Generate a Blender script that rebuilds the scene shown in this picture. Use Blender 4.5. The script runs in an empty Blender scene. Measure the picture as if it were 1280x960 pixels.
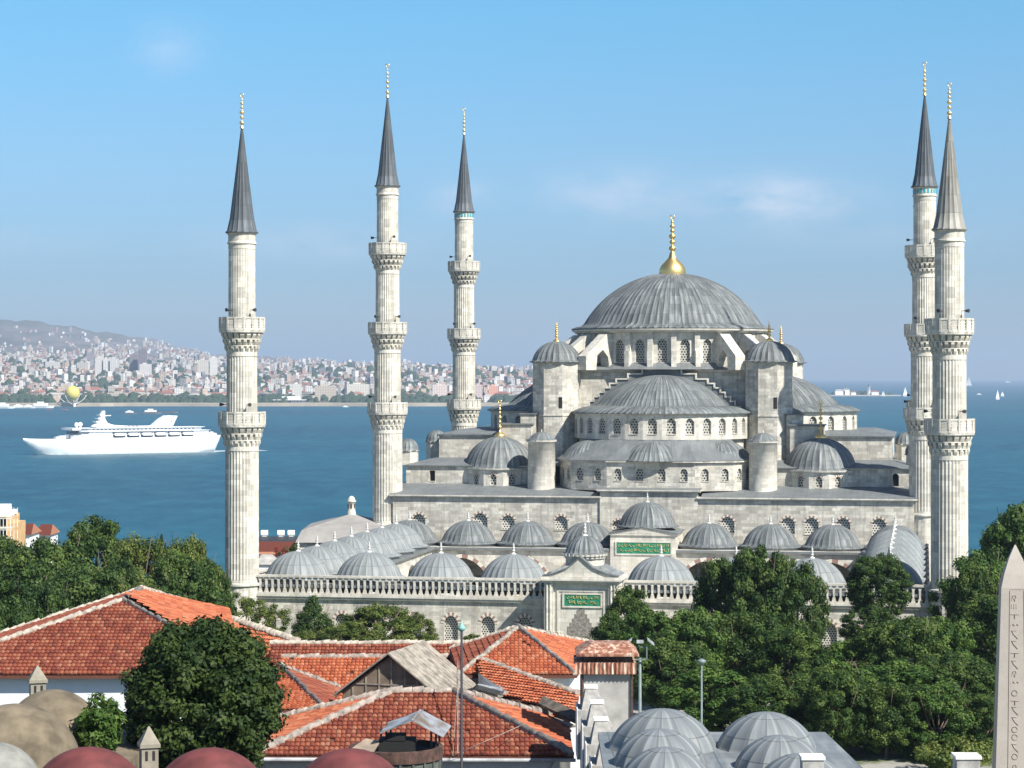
import bpy, bmesh, math, random
import numpy as np
from mathutils import Vector, Matrix
R = math.radians; PI = math.pi
sc = bpy.context.scene; C = sc.collection
random.seed(7)

# ------------------------------------------------------------------ camera, sky, sun, exposure
F = 2900.0                                  # focal length in pixels of a 1280 wide picture
cam_d = bpy.data.cameras.new('camera'); cam = bpy.data.objects.new('camera', cam_d); C.objects.link(cam)
cam.rotation_euler = (R(90), 0, 0); cam_d.sensor_width = 36; cam_d.lens = F/1280*36
cam_d.shift_y = -10/1280; cam_d.clip_start = 1; cam_d.clip_end = 200000
sc.camera = cam
SUN_AZ, SUN_EL = R(134), R(43)              # azimuth from +Y towards +X
sun_dir = Vector((math.sin(SUN_AZ)*math.cos(SUN_EL), math.cos(SUN_AZ)*math.cos(SUN_EL), math.sin(SUN_EL)))
sd = bpy.data.lights.new('sun', 'SUN'); sun = bpy.data.objects.new('sun', sd); C.objects.link(sun)
sd.energy = 5.0; sd.angle = R(0.55); sd.color = (1, .955, .86)
sun.rotation_euler = sun_dir.to_track_quat('Z', 'Y').to_euler()
w = bpy.data.worlds.new('World'); sc.world = w; w.use_nodes = True
nt = w.node_tree; nt.nodes.clear(); L = nt.links
def wn(t, **k):
    n = nt.nodes.new(t)
    for a, b in k.items(): setattr(n, a, b)
    return n
sky = wn('ShaderNodeTexSky', sky_type='NISHITA', sun_disc=False, sun_elevation=SUN_EL, sun_rotation=SUN_AZ,
         altitude=0, air_density=1.0, dust_density=0.6, ozone_density=2.5)
bg = wn('ShaderNodeBackground'); bg.inputs[1].default_value = 0.083
out = wn('ShaderNodeOutputWorld')
# thin pink-white wisps of cloud, a function of direction only
tc = wn('ShaderNodeTexCoord'); sep = wn('ShaderNodeSeparateXYZ'); L.new(tc.outputs['Generated'], sep.inputs[0])
mp = wn('ShaderNodeMapping'); mp.inputs['Scale'].default_value = (38, 38, 95); L.new(tc.outputs['Generated'], mp.inputs[0])
nz = wn('ShaderNodeTexNoise'); nz.inputs['Scale'].default_value = 1.0; nz.inputs['Detail'].default_value = 6; nz.inputs['Roughness'].default_value = .6; L.new(mp.outputs[0], nz.inputs[0])
nr = wn('ShaderNodeValToRGB'); nr.color_ramp.elements[0].position = .25; nr.color_ramp.elements[1].position = .74; L.new(nz.outputs[0], nr.inputs[0])
def wm(op, a, b=0.0):
    n = wn('ShaderNodeMath', operation=op)
    for i_, v_ in enumerate((a, b)):
        if isinstance(v_, (int, float)): n.inputs[i_].default_value = v_
        else: L.new(v_, n.inputs[i_])
    return n.outputs[0]
rx, rz = wm('DIVIDE', sep.outputs[0], sep.outputs[1]), wm('DIVIDE', sep.outputs[2], sep.outputs[1]); acc = 0.0
front_half = wm('GREATER_THAN', sep.outputs[1], 0.0)
for (a_, b_, sa, sb, am) in ((.046, .079, .028, .010, .36), (.115, .076, .030, .009, .68), (-.148, .142, .014, .010, .24), (-.085, .057, .040, .008, .24), (-.022, .076, .012, .008, .30), (-.215, .058, .03, .006, .12), (.155, .060, .05, .006, .10), (.30, .07, .05, .010, .35), (-.36, .09, .06, .012, .3)):
    q1 = wm('POWER', wm('ABSOLUTE', wm('DIVIDE', wm('SUBTRACT', rx, a_), sa)), 2.0); q2 = wm('POWER', wm('ABSOLUTE', wm('DIVIDE', wm('SUBTRACT', rz, b_), sb)), 2.0)
    gx = wm('EXPONENT', wm('MULTIPLY', wm('ADD', q1, q2), -1.0)); acc = wm('ADD', acc, wm('MULTIPLY', gx, am))
cloud = wm('MULTIPLY', wm('MULTIPLY', acc, nr.outputs[0]), front_half)
tint = wn('ShaderNodeMix', data_type='RGBA', blend_type='MULTIPLY'); tint.inputs[0].default_value = 1
tr = wn('ShaderNodeValToRGB'); L.new(sep.outputs[2], tr.inputs[0])
for e, (p, c) in zip([tr.color_ramp.elements[0], tr.color_ramp.elements[1]], [(0.0, (.60, .73, 1.0, 1)), (.17, (.48, .95, 1.12, 1))]):
    e.position = p; e.color = c
e = tr.color_ramp.elements.new(.4); e.color = (.70, .74, .82, 1)
e = tr.color_ramp.elements.new(.042); e.color = (.47, .66, .96, 1)
e = tr.color_ramp.elements.new(.093); e.color = (.54, .79, 1.02, 1)
L.new(sky.outputs[0], tint.inputs[6]); L.new(tr.outputs[0], tint.inputs[7])
cm = wn('ShaderNodeMix', data_type='RGBA'); L.new(cloud, cm.inputs[0]); L.new(tint.outputs[2], cm.inputs[6])
cm.inputs[7].default_value = (8.6, 8.0, 8.6, 1)
L.new(cm.outputs[2], bg.inputs[0]); L.new(bg.outputs[0], out.inputs[0])
sc.view_settings.view_transform = 'Standard'; sc.view_settings.look = 'None'
sc.view_settings.exposure = 0.70; sc.view_settings.gamma = 1; sc.view_settings.use_curve_mapping = False
sc.render.engine = 'CYCLES'
sc.cycles.max_bounces = 5; sc.cycles.diffuse_bounces = 3; sc.cycles.volume_bounces = 0; sc.cycles.transparent_max_bounces = 8

# ------------------------------------------------------------------ frames: world 'w', mosque 'm' (u right, v back, z up; z = 0 is the camera's height)
GZ = -28.0                                  # level of the ground round the mosque
MA = -math.atan(515/F); MO = Vector((-16.5, 307.5, 0))
MM = Matrix.Translation(MO) @ Matrix.Rotation(MA, 4, 'Z')
FR = {'w': Matrix.Identity(4), 'm': MM}
def P(px, py, D):                           # a point of the place seen at that column and row from the camera, D metres away
    return Vector(((px-640)*D/F, D, (470-py)*D/F))

class MB:
    """collects faces with their own uv (metres) and builds one mesh"""
    def __init__(s): s.v = []; s.f = []; s.uv = []; s.m = []; s.sm = []
    def face(s, pts, uv=None, m=0, smooth=False):
        b = len(s.v); s.v.extend([tuple(p) for p in pts]); s.f.append(list(range(b, b+len(pts))))
        if uv is None:
            a = Vector(pts[0]); n = Vector((0, 0, 0))
            for i in range(1, len(pts)-1): n += (Vector(pts[i])-a).cross(Vector(pts[i+1])-a)
            if n.length > 0: n.normalize()
            if abs(n.z) > .75: uv = [(p[0], p[1]) for p in pts]
            else:
                t = Vector((-n.y, n.x, 0)); t = t.normalized() if t.length > 1e-6 else Vector((1, 0, 0))
                uv = [(t.x*p[0]+t.y*p[1], p[2]/max(.4, math.sqrt(max(0, 1-n.z*n.z)))) for p in pts]
        s.uv.append(uv); s.m.append(m); s.sm.append(smooth)
    def box(s, x0, x1, y0, y1, z0, z1, m=0, bottom=False):
        p = [(x0,y0,z0),(x1,y0,z0),(x1,y1,z0),(x0,y1,z0),(x0,y0,z1),(x1,y0,z1),(x1,y1,z1),(x0,y1,z1)]
        q = [(0,1,5,4),(1,2,6,5),(2,3,7,6),(3,0,4,7),(4,5,6,7),(3,2,1,0)]
        for k in q: s.face([p[i] for i in k], m=m)
    def obox(s, c, ax, ay, az, m=0):        # oriented box: centre, three half-axis vectors
        c, ax, ay, az = map(Vector, (c, ax, ay, az))
        p = [c+ax*i+ay*j+az*k for k in (-1,1) for j in (-1,1) for i in (-1,1)]
        for k in [(0,1,5,4),(1,3,7,5),(3,2,6,7),(2,0,4,6),(4,5,7,6),(2,3,1,0)]: s.face([p[i] for i in k], m=m)
    def prism(s, poly, z0, z1, m=0, mt=None, cap=True):   # poly ccw from above
        n = len(poly); zf0 = z0 if callable(z0) else (lambda p: z0); zf1 = z1 if callable(z1) else (lambda p: z1)
        for i in range(n):
            a, b = poly[i], poly[(i+1) % n]
            s.face([(a[0],a[1],zf0(a)),(b[0],b[1],zf0(b)),(b[0],b[1],zf1(b)),(a[0],a[1],zf1(a))], m=m)
        if cap:
            s.face([(p[0],p[1],zf1(p)) for p in poly], m=m if mt is None else mt)
            s.face([(p[0],p[1],zf0(p)) for p in reversed(poly)], m=m)
    def extr(s, pts, d, m=0):               # planar outline (3d points, front side ccw) pushed back by vector d
        d = Vector(d); pts = [Vector(p) for p in pts]; n = len(pts)
        s.face(pts, m=m); s.face([p+d for p in reversed(pts)], m=m)
        for i in range(n):
            a, b = pts[i], pts[(i+1) % n]; s.face([b, a, a+d, b+d], m=m)
    def frustum(s, poly0, z0, poly1, z1, m=0, cap=True):
        n = len(poly0)
        for i in range(n):
            j = (i+1) % n
            s.face([(*poly0[i],z0),(*poly0[j],z0),(*poly1[j],z1),(*poly1[i],z1)], m=m)
        if cap: s.face([(*p,z1) for p in poly1], m=m)
    def lathe(s, cx, cy, prof, n=24, a0=0, a1=2*PI, m=0, smooth=True, ribs=0, rh=.08, flute=None, uvr=None):
        full = abs(a1-a0-2*PI) < 1e-6
        if ribs:                            # raised seams
            ang = []; off = []; idx = []
            for k in range(ribs):
                for q, o in ((0, 1), (.07, 0), (.5, .25), (.93, 0)):
                    ang.append(a0+(a1-a0)*(k+q)/ribs); off.append(o); idx.append(k+q)
            if not full: ang.append(a1); off.append(1); idx.append(ribs)
        else:
            N = n if full else n+1; ang = [a0+(a1-a0)*k/n for k in range(N)]; off = [0]*N; idx = list(range(N))
            if flute: off = [flute if k % 2 else 0 for k in range(N)]; rh = 1
        N = len(ang); arc = [0]
        for i in range(1, len(prof)): arc.append(arc[-1]+math.hypot(prof[i][0]-prof[i-1][0], prof[i][1]-prof[i-1][1]))
        base = len(s.v); rm = max(p[0] for p in prof)
        for r, z in prof:
            for a, o in zip(ang, off):
                rr = r+o*rh*min(1, r/(rm*.25)) if r > 1e-4 else 0
                s.v.append((cx+rr*math.cos(a), cy+rr*math.sin(a), z))
        M = N if full else N-1
        for i in range(len(prof)-1):
            for j in range(M):
                k = (j+1) % N
                s.f.append([base+i*N+j, base+i*N+k, base+(i+1)*N+k, base+(i+1)*N+j])
                if ribs: ua, ub = idx[j], (idx[k] if k else ribs)
                elif uvr: ua, ub = idx[j]*uvr, (idx[j]+1)*uvr
                else:
                    q = (a1-a0)*rm/(M); ua, ub = j*q, (j+1)*q
                s.uv.append([(ua, arc[i]), (ub, arc[i]), (ub, arc[i+1]), (ua, arc[i+1])]); s.m.append(m); s.sm.append(smooth)
    def tube(s, pts, r, n=8, m=0, r2=None, cap=True):
        pts = [Vector(p) for p in pts]; k = len(pts); base = len(s.v)
        for i, p in enumerate(pts):
            d = (pts[min(i+1, k-1)]-pts[max(i-1, 0)]).normalized()
            a = d.cross(Vector((0, 0, 1)) if abs(d.z) < .9 else Vector((1, 0, 0))).normalized(); b = d.cross(a)
            rr = r if r2 is None else r+(r2-r)*i/(k-1)
            for j in range(n):
                t = 2*PI*j/n; s.v.append(tuple(p+a*math.cos(t)*rr+b*math.sin(t)*rr))
        for i in range(k-1):
            for j in range(n):
                q = (j+1) % n
                s.f.append([base+i*n+j, base+i*n+q, base+(i+1)*n+q, base+(i+1)*n+j]); s.uv.append([(j*.1,i*.3),(j*.1+.1,i*.3),(j*.1+.1,i*.3+.3),(j*.1,i*.3+.3)]); s.m.append(m); s.sm.append(True)
        if cap:
            for e in (0, k-1): s.f.append([base+e*n+j for j in range(n)]); s.uv.append([(0,0)]*n); s.m.append(m); s.sm.append(False)

def mesh_obj(name, mb, mats, org):
    me = bpy.data.meshes.new(name)
    me.from_pydata([(a-org[0], b-org[1], c-org[2]) for a, b, c in mb.v], [], mb.f)
    if not isinstance(mats, (list, tuple)): mats = [mats]
    for m in mats: me.materials.append(m)
    uvl = me.uv_layers.new(name='UVMap'); uvl.data.foreach_set('uv', [x for fu in mb.uv for p in fu for x in p])
    me.polygons.foreach_set('material_index', mb.m); me.polygons.foreach_set('use_smooth', mb.sm)
    me.update(); o = bpy.data.objects.new(name, me); C.objects.link(o); return o
ORG = {}
def tag(o, label=None, cat=None, group=None, kind=None):
    for k, v in (('label', label), ('category', cat), ('group', group), ('kind', kind)):
        if v: o[k] = v
    return o
def thing(name, label, cat, org, fr='w', group=None):
    """an Empty at the thing's base; org is in frame coordinates"""
    o = bpy.data.objects.new(name, None); C.objects.link(o); o.empty_display_size = .5
    o.matrix_world = FR[fr] @ Matrix.Translation(Vector(org)); ORG[o.name] = Vector(org)
    return tag(o, label, cat, group)
def part(name, mb, mats, parent, label=None, merge=False):
    org = ORG[parent.name]; o = mesh_obj(name, mb, mats, org); o.parent = parent; ORG[o.name] = org
    if label: o['label'] = label
    if merge:
        bm = bmesh.new(); bm.from_mesh(o.data); bmesh.ops.remove_doubles(bm, verts=bm.verts, dist=.001); bm.to_mesh(o.data); bm.free()
    return o
def single(name, mb, mats, label=None, cat=None, fr='w', org=(0,0,0), group=None, kind=None):
    """a thing (or a piece of the setting) that is one mesh"""
    o = mesh_obj(name, mb, mats, Vector(org)); o.matrix_world = FR[fr] @ Matrix.Translation(Vector(org)); ORG[o.name] = Vector(org)
    return tag(o, label, cat, group, kind)
def copy_tree(o, parent=None, M=None):
    c = o.copy(); C.objects.link(c); c.parent = parent
    if parent is None and M is not None: c.matrix_world = M
    for ch in list(o.children): copy_tree(ch, c)
    return c

# ------------------------------------------------------------------ materials
class NT:
    def __init__(s, name):
        s.m = bpy.data.materials.new(name); s.m.use_nodes = True; s.t = s.m.node_tree
        s.b = s.t.nodes['Principled BSDF']; s.uv = None; s.out = s.t.nodes['Material Output']
    def n(s, t, ins=None, **k):
        n = s.t.nodes.new(t)
        for a, b in k.items(): setattr(n, a, b)
        for a, b in (ins or {}).items(): s.set(n.inputs[a], b)
        return n
    def set(s, sock, v):
        if hasattr(v, 'links') or isinstance(v, bpy.types.NodeSocket): s.t.links.new(v, sock)
        else:
            if sock.type == 'RGBA' and len(v) == 3: v = (*v, 1)
            sock.default_value = v
    def UV(s):
        if not s.uv: s.uv = s.n('ShaderNodeTexCoord').outputs['UV']
        return s.uv
    def obj(s): return s.n('ShaderNodeTexCoord').outputs['Object']
    def math(s, op, a, b=0.0, c=0.0, clamp=False):
        n = s.n('ShaderNodeMath', operation=op, use_clamp=clamp)
        for i, v in enumerate((a, b, c)): s.set(n.inputs[i], v)
        return n.outputs[0]
    def noise(s, scale, detail=3, vec=None, rough=.55, dist=0):
        n = s.n('ShaderNodeTexNoise', {'Scale': scale, 'Detail': detail, 'Roughness': rough, 'Distortion': dist})
        s.set(n.inputs['Vector'], vec if vec is not None else s.obj()); return n.outputs[0]
    def scaled(s, vec, sc_): return s.n('ShaderNodeMapping', {'Vector': vec, 'Scale': sc_}).outputs[0]
    def ramp(s, fac, stops, interp='LINEAR'):
        n = s.n('ShaderNodeValToRGB', {'Fac': fac}); r = n.color_ramp; r.interpolation = interp
        while len(r.elements) < len(stops): r.elements.new(.5)
        for e, (p, c) in zip(r.elements, stops): e.position = p; e.color = (*c, 1) if len(c) == 3 else c
        return n.outputs[0]
    def mix(s, f, a, b, mode='MIX'):
        n = s.n('ShaderNodeMix', data_type='RGBA', blend_type=mode)
        s.set(n.inputs[0], f); s.set(n.inputs[6], a); s.set(n.inputs[7], b); return n.outputs[2]
    def bump(s, h, st=.3, d=.05):
        s.set(s.b.inputs['Normal'], s.n('ShaderNodeBump', {'Height': h, 'Strength': st, 'Distance': d}).outputs[0])
    def fin(s, col, rough=.8, metal=0, spec=None):
        s.set(s.b.inputs['Base Color'], col); s.set(s.b.inputs['Roughness'], rough); s.b.inputs['Metallic'].default_value = metal
        if spec is not None: s.b.inputs['Specular IOR Level'].default_value = spec
        return s.m
def g(v): return (v, v, v)
def plain(name, col, rough=.7, metal=0, var=.12, sc_=2.0):
    t = NT(name); n = t.ramp(t.noise(sc_, 5), [(.36, g(0)), (.64, g(1))])
    return t.fin(t.mix(n, tuple(c*(1-var) for c in col), tuple(min(1, c*(1+var)) for c in col)), rough, metal)
def stone_mat(name, col, bw=1.1, bh=.42, contrast=.16, dirt=.35, streak=.3):
    """courses of ashlar in metres, block to block variation, grey weathering and rain streaks"""
    t = NT(name); uv = t.UV()
    sp = t.n('ShaderNodeSeparateXYZ', {0: uv})
    row = t.math('FLOOR', t.math('DIVIDE', sp.outputs[1], bh))
    sh = t.math('MULTIPLY', t.n('ShaderNodeTexWhiteNoise', {'W': row}, noise_dimensions='1D').outputs[0], 3.0)
    colx = t.math('FLOOR', t.math('ADD', t.math('DIVIDE', sp.outputs[0], bw), sh))
    cb = t.n('ShaderNodeCombineXYZ', {0: colx, 1: row})
    wn_ = t.n('ShaderNodeTexWhiteNoise', {'Vector': cb.outputs[0]}, noise_dimensions='2D').outputs[0]
    lo = tuple(c*(1-contrast*1.5) for c in col); hi = tuple(min(.95, c*(1+contrast)) for c in col)
    c1 = t.mix(wn_, lo, hi)
    fy = t.math('FRACT', t.math('DIVIDE', sp.outputs[1], bh)); joint = t.math('GREATER_THAN', fy, .06)
    fx = t.math('FRACT', t.math('ADD', t.math('DIVIDE', sp.outputs[0], bw), sh)); jx = t.math('GREATER_THAN', fx, .03)
    c2 = t.mix(t.math('MULTIPLY', joint, jx), tuple(c*.80 for c in col), c1)
    ob = t.obj()
    big = t.noise(.35, 5, ob, .65)
    c3 = t.mix(t.math('MULTIPLY', t.ramp(big, [(.42, g(0)), (.68, g(1))]), dirt), c2, (.19, .185, .175))
    stv = t.scaled(ob, (2.2, 2.2, .12)); st = t.noise(1, 4, stv, .6)
    c4 = t.mix(t.math('MULTIPLY', t.ramp(st, [(.5, g(0)), (.72, g(1))]), streak), c3, (.13, .125, .12))
    sp_ = t.noise(2.6, 5, ob, .75); c4 = t.mix(t.math('MULTIPLY', t.ramp(sp_, [(.48, g(0)), (.66, g(1))]), dirt*.75), c4, (.20, .19, .17))
    warm = t.noise(.8, 3, ob)
    c5 = t.mix(t.math('MULTIPLY', t.ramp(warm, [(.5, g(0)), (.75, g(1))]), .25), c4, (.50, .42, .30))
    t.bump(t.math('ADD', t.math('MULTIPLY', joint, .6), t.math('MULTIPLY', wn_, .5)), .35, .03)
    return t.fin(c5, .85, spec=.25)
def lead_mat(name, col, rows=1.7, streak=.5, contrast=.25, rough=.55, sw=.455, sdk=.45):
    """lead sheets: uv.x counts the seams, uv.y metres"""
    t = NT(name); uv = t.UV(); sp = t.n('ShaderNodeSeparateXYZ', {0: uv})
    px = t.math('FLOOR', sp.outputs[0]); py = t.math('FLOOR', t.math('DIVIDE', sp.outputs[1], rows))
    cb = t.n('ShaderNodeCombineXYZ', {0: px, 1: py})
    wn_ = t.n('ShaderNodeTexWhiteNoise', {'Vector': cb.outputs[0]}, noise_dimensions='2D').outputs[0]
    c1 = t.mix(wn_, tuple(c*(1-contrast) for c in col), tuple(c*(1+contrast) for c in col))
    fx = t.math('ABSOLUTE', t.math('SUBTRACT', t.math('FRACT', sp.outputs[0]), .5))
    seam = t.math('GREATER_THAN', fx, sw)
    fy = t.math('FRACT', t.math('DIVIDE', sp.outputs[1], rows)); hs = t.math('LESS_THAN', fy, .045)
    c2 = t.mix(t.math('MULTIPLY', t.math('MAXIMUM', seam, hs), .6), c1, tuple(c*sdk for c in col))
    ob = t.obj()
    sv = t.n('ShaderNodeCombineXYZ', {0: t.math('MULTIPLY', sp.outputs[0], 2.3), 1: t.math('MULTIPLY', sp.outputs[1], .25)}).outputs[0]
    st = t.noise(1, 4, sv, .6)
    c3 = t.mix(t.math('MULTIPLY', t.ramp(st, [(.5, g(0)), (.7, g(1))]), streak), c2, (.50, .51, .50))
    big = t.noise(.5, 4, ob, .6)
    c4 = t.mix(t.math('MULTIPLY', t.ramp(big, [(.4, g(0)), (.7, g(1))]), .4), c3, tuple(c*.6 for c in col))
    t.bump(t.math('ADD', t.math('MULTIPLY', seam, 1.0), t.math('MULTIPLY', st, .4)), .3, .04)
    return t.fin(c4, rough, spec=.35)
M = {}
M['stone'] = stone_mat('pale_limestone', (.61, .58, .51), contrast=.2, dirt=.5, streak=.45)
M['stone_bright'] = stone_mat('bright_limestone', (.65, .62, .55), contrast=.12, dirt=.34, streak=.32)
M['stone_min'] = stone_mat('minaret_limestone', (.63, .60, .525), bw=.9, bh=.55, contrast=.17, dirt=.34, streak=.42)
M['plaster'] = plain('cream_plaster', (.66, .63, .56), .9, sc_=.6)
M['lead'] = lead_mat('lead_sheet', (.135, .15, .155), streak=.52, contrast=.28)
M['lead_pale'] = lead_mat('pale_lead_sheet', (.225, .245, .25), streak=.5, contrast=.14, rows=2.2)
M['lead_dark'] = lead_mat('dark_spire_lead', (.085, .10, .115), streak=.12, contrast=.18, rows=1.5)
M['lead_worn'] = lead_mat('worn_spire_cladding', (.26, .25, .225), streak=.5, contrast=.3, rows=1.8)
def flat_lead():
    t = NT('flat_roof_lead'); uv = t.UV(); sp = t.n('ShaderNodeSeparateXYZ', {0: uv})
    f = t.math('FRACT', t.math('DIVIDE', sp.outputs[0], .8)); s_ = t.math('LESS_THAN', f, .08)
    n = t.noise(.6, 5); c = t.mix(n, (.085, .095, .10), (.23, .245, .25)); c = t.mix(t.math('MULTIPLY', s_, .5), c, (.09, .10, .11))
    return t.fin(c, .6, spec=.3)
M['lead_flat'] = flat_lead()
t = NT('gilded_metal'); M['gold'] = t.fin(t.mix(t.noise(6, 3), (.95, .62, .20), (1.0, .78, .36)), .42, 1)
t = NT('pale_alem_metal'); M['alem'] = t.fin(t.mix(t.noise(6, 3), (.78, .55, .22), (.9, .70, .36)), .4, .85)
t = NT('alem_stone'); M['alem_stone'] = t.fin(t.mix(t.noise(6, 3), (.48, .48, .46), (.66, .65, .62)), .6)
M['dark'] = plain('dark_opening', (.02, .02, .022), .9)
def lattice(name, cell, hole, light=(.52, .50, .45), dk=(.03, .032, .035)):
    t = NT(name); sp = t.n('ShaderNodeSeparateXYZ', {0: t.UV()})
    v = t.math('DIVIDE', sp.outputs[1], cell*.86); r = t.math('FLOOR', v)
    u = t.math('ADD', t.math('DIVIDE', sp.outputs[0], cell), t.math('MULTIPLY', t.math('PINGPONG', r, 1.0), .5))
    fu = t.math('SUBTRACT', t.math('FRACT', u), .5); fv = t.math('MULTIPLY', t.math('SUBTRACT', t.math('FRACT', v), .5), .9)
    d = t.math('SQRT', t.math('ADD', t.math('MULTIPLY', fu, fu), t.math('MULTIPLY', fv, fv)))
    return t.fin(t.mix(t.math('LESS_THAN', d, hole), light, dk), .8)
M['lattice'] = lattice('pierced_stone_lattice', .27, .35)
M['lattice_b'] = lattice('large_lattice', .36, .31, (.58, .56, .50))
M['lattice_s'] = lattice('plaster_window_lattice', .40, .33, (.40, .39, .35))
def vous():
    t = NT('red_and_white_voussoirs'); sp = t.n('ShaderNodeSeparateXYZ', {0: t.UV()})
    f = t.math('GREATER_THAN', t.math('FRACT', t.math('MULTIPLY', sp.outputs[0], .5)), .5)
    return t.fin(t.mix(f, (.60, .57, .50), (.27, .17, .14)), .85)
M['vous'] = vous()
M['green'] = plain('green_inscription_ground', (.02, .20, .11), .5, var=.3, sc_=3)
M['script'] = plain('gilt_lettering', (.50, .42, .16), .4, .2)
M['tile_band'] = plain('turquoise_tiles', (.03, .30, .36), .4)
M['black_metal'] = plain('black_metal', (.03, .03, .035), .5)
M['white_paint'] = plain('white_paint', (.8, .8, .79), .5, var=.04)
# ------------------------------------------------------------------ mosque helpers
def circ(cx, cy, r, n, ph=0): return [(cx+r*math.cos(ph+2*PI*i/n), cy+r*math.sin(ph+2*PI*i/n)) for i in range(n)]
def arch(s0, s1, zs, rise, n=13, pointed=True):
    """arch outline from the left spring to the right spring"""
    w_ = s1-s0; o = []
    for i in range(n+1):
        t = i/n; a = PI*(1-t); x = math.cos(a); y = math.sin(a)
        if pointed: y = (1-abs(x)**1.7)**.62*1.0
        o.append((s0+w_*(x+1)/2, zs+rise*y))
    return o
def bay(mb, A, B, z0, z1, wins=(), depth=.4, m=0, panel=None):
    """wall from A to B (outward side on the right hand of A->B) with arched openings.
    wins: (s centre, width, sill z, spring z, rise). panel(fnpt, outline, s0, s1) is called for each opening"""
    A = Vector((A[0], A[1])); B = Vector((B[0], B[1])); d = (B-A); Ln = d.length; d.normalize(); n = Vector((d.y, -d.x))
    def pt(s, z, k=0): q = A+d*s-n*k; return (q.x, q.y, z)
    def q(s0, s1, a, b):
        if s1-s0 > 1e-4 and b-a > 1e-4: mb.face([pt(s0,a),pt(s1,a),pt(s1,b),pt(s0,b)], uv=[(s0,a),(s1,a),(s1,b),(s0,b)], m=m)
    cur = 0
    for (c, ww, sill, spr, rise) in sorted(wins):
        s0, s1 = c-ww/2, c+ww/2; q(cur, s0, z0, z1); cur = s1; q(s0, s1, z0, sill)
        ar = arch(s0, s1, spr, rise)
        for (a, za), (b, zb) in zip(ar[:-1], ar[1:]):
            mb.face([pt(a,za),pt(b,zb),pt(b,z1),pt(a,z1)], uv=[(a,za),(b,zb),(b,z1),(a,z1)], m=m)
        ol = [(s0, sill)]+ar+[(s1, sill)]
        for (a, za), (b, zb) in zip(ol, ol[1:]+ol[:1]):
            mb.face([pt(b,zb),pt(a,za),pt(a,za,depth),pt(b,zb,depth)], m=m)
        if panel: panel(pt, ol, s0, s1)
    q(cur, Ln, z0, z1)
def window(parent, pt, ol, depth, mat, surround=None, name='window'):
    mb = MB(); c = sum(p[0] for p in ol)/len(ol)
    mb.face([pt(a, z, depth-.06) for a, z in reversed(ol)], uv=[(a-c, z) for a, z in reversed(ol)])
    # the sill of the opening
    (a, z), (b, _) = ol[0], ol[-1]
    p0, p1, p2, p3 = pt(a-.05, z-.1, -.07), pt(b+.05, z-.1, -.07), pt(b+.05, z, -.07), pt(a-.05, z, -.07)
    mb.face([p0, p1, p2, p3], uv=[(0, 0)]*4, m=1); mb.face([p3, p2, pt(b+.05, z, .03), pt(a-.05, z, .03)], uv=[(0, 0)]*4, m=1)
    o = part(name, mb, [mat, M['stone_bright']], parent)
    if surround:                             # ring of voussoirs proud of the wall
        ar = ol[1:-1]; s = MB(); k = surround; cx = (ar[0][0]+ar[-1][0])/2; zc = ar[0][1]
        oo = [(cx+(a-cx)*(1+k/abs(ar[0][0]-cx)), zc+(z-zc)*(1+k/max(.1, max(q[1] for q in ar)-zc))) for a, z in ar]
        for i in range(len(ar)-1):
            a, b, c_, d_ = ar[i], ar[i+1], oo[i+1], oo[i]
            s.face([pt(a[0],a[1],-.04),pt(b[0],b[1],-.04),pt(c_[0],c_[1],-.04),pt(d_[0],d_[1],-.04)][::-1], uv=[(i*1.0+.0,0),(i+1.0,0),(i+1.0,1),(i*1.0,1)][::-1])
            s.face([pt(d_[0],d_[1],-.04),pt(c_[0],c_[1],-.04),pt(c_[0],c_[1],.02),pt(d_[0],d_[1],.02)][::-1], uv=[(i,0),(i+1,0),(i+1,1),(i,1)][::-1])
        q = part('arch_surround', s, M['vous'], o)
    return o
def cap_prof(r, h, z, n=12, flare=0.0, eave=.12):
    Rr = (r*r+h*h)/(2*h); zc = z+h-Rr; a0 = math.asin(min(1, r/Rr)) if h <= r else PI-math.asin(min(1, r/Rr)); o = []
    o += [(r+flare, z-eave), (r+flare+.02, z), (r+flare*.45, z+flare*.22)] if flare else [(r, z-eave)]
    for i in range(n+1):
        a = a0*(1-i/n); rr, zz = Rr*math.sin(a), zc+Rr*math.cos(a)
        if flare and i == 0: zz += flare*.3
        o.append((max(rr, 0), zz))
    o[-1] = (0.02, o[-1][1]); return o
def finial_mb(cx, cy, z, h, r, base=None, crescent=True):
    """alem: bulb at the foot, a stack of balls on a rod, an open crescent at the tip"""
    mb = MB(); prof = []
    if base: br, bh = base; prof += [(br, z), (br*1.03, z+bh*.1), (br*.98, z+bh*.25), (br*.82, z+bh*.42), (br*.55, z+bh*.58), (br*.3, z+bh*.74), (br*.17, z+bh)]; z0 = z+bh
    else: prof += [(r*.9, z), (r*.7, z+h*.06)]; z0 = z+h*.06
    rest = z+h-z0; sizes = [1.0, .8, .95, .65, .7, .45]; pos = [.10, .27, .42, .57, .69, .80]
    for p, s_ in zip(pos, sizes):
        c = z0+rest*p; q = r*s_; hh = q*.95
        for k in range(7):
            a = -PI/2+PI*k/6; prof.append((max(r*.22, q*math.cos(a)), c+hh*math.sin(a)*.8))
    prof += [(r*.12, z0+rest*.88), (r*.05, z0+rest*.9)]
    mb.lathe(cx, cy, prof, 14 if not base else 28, flute=-.07*base[0] if base else None)
    if crescent:
        cz = z0+rest*.94; cr_ = rest*.055; pts = []
        for k in range(13):
            a = R(120)+R(300)*k/12; pts.append((cx+cr_*math.cos(a-R(0)), cy, cz+cr_*math.sin(a)))
        mb.tube(pts, cr_*.28, 6)
    return mb
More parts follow.
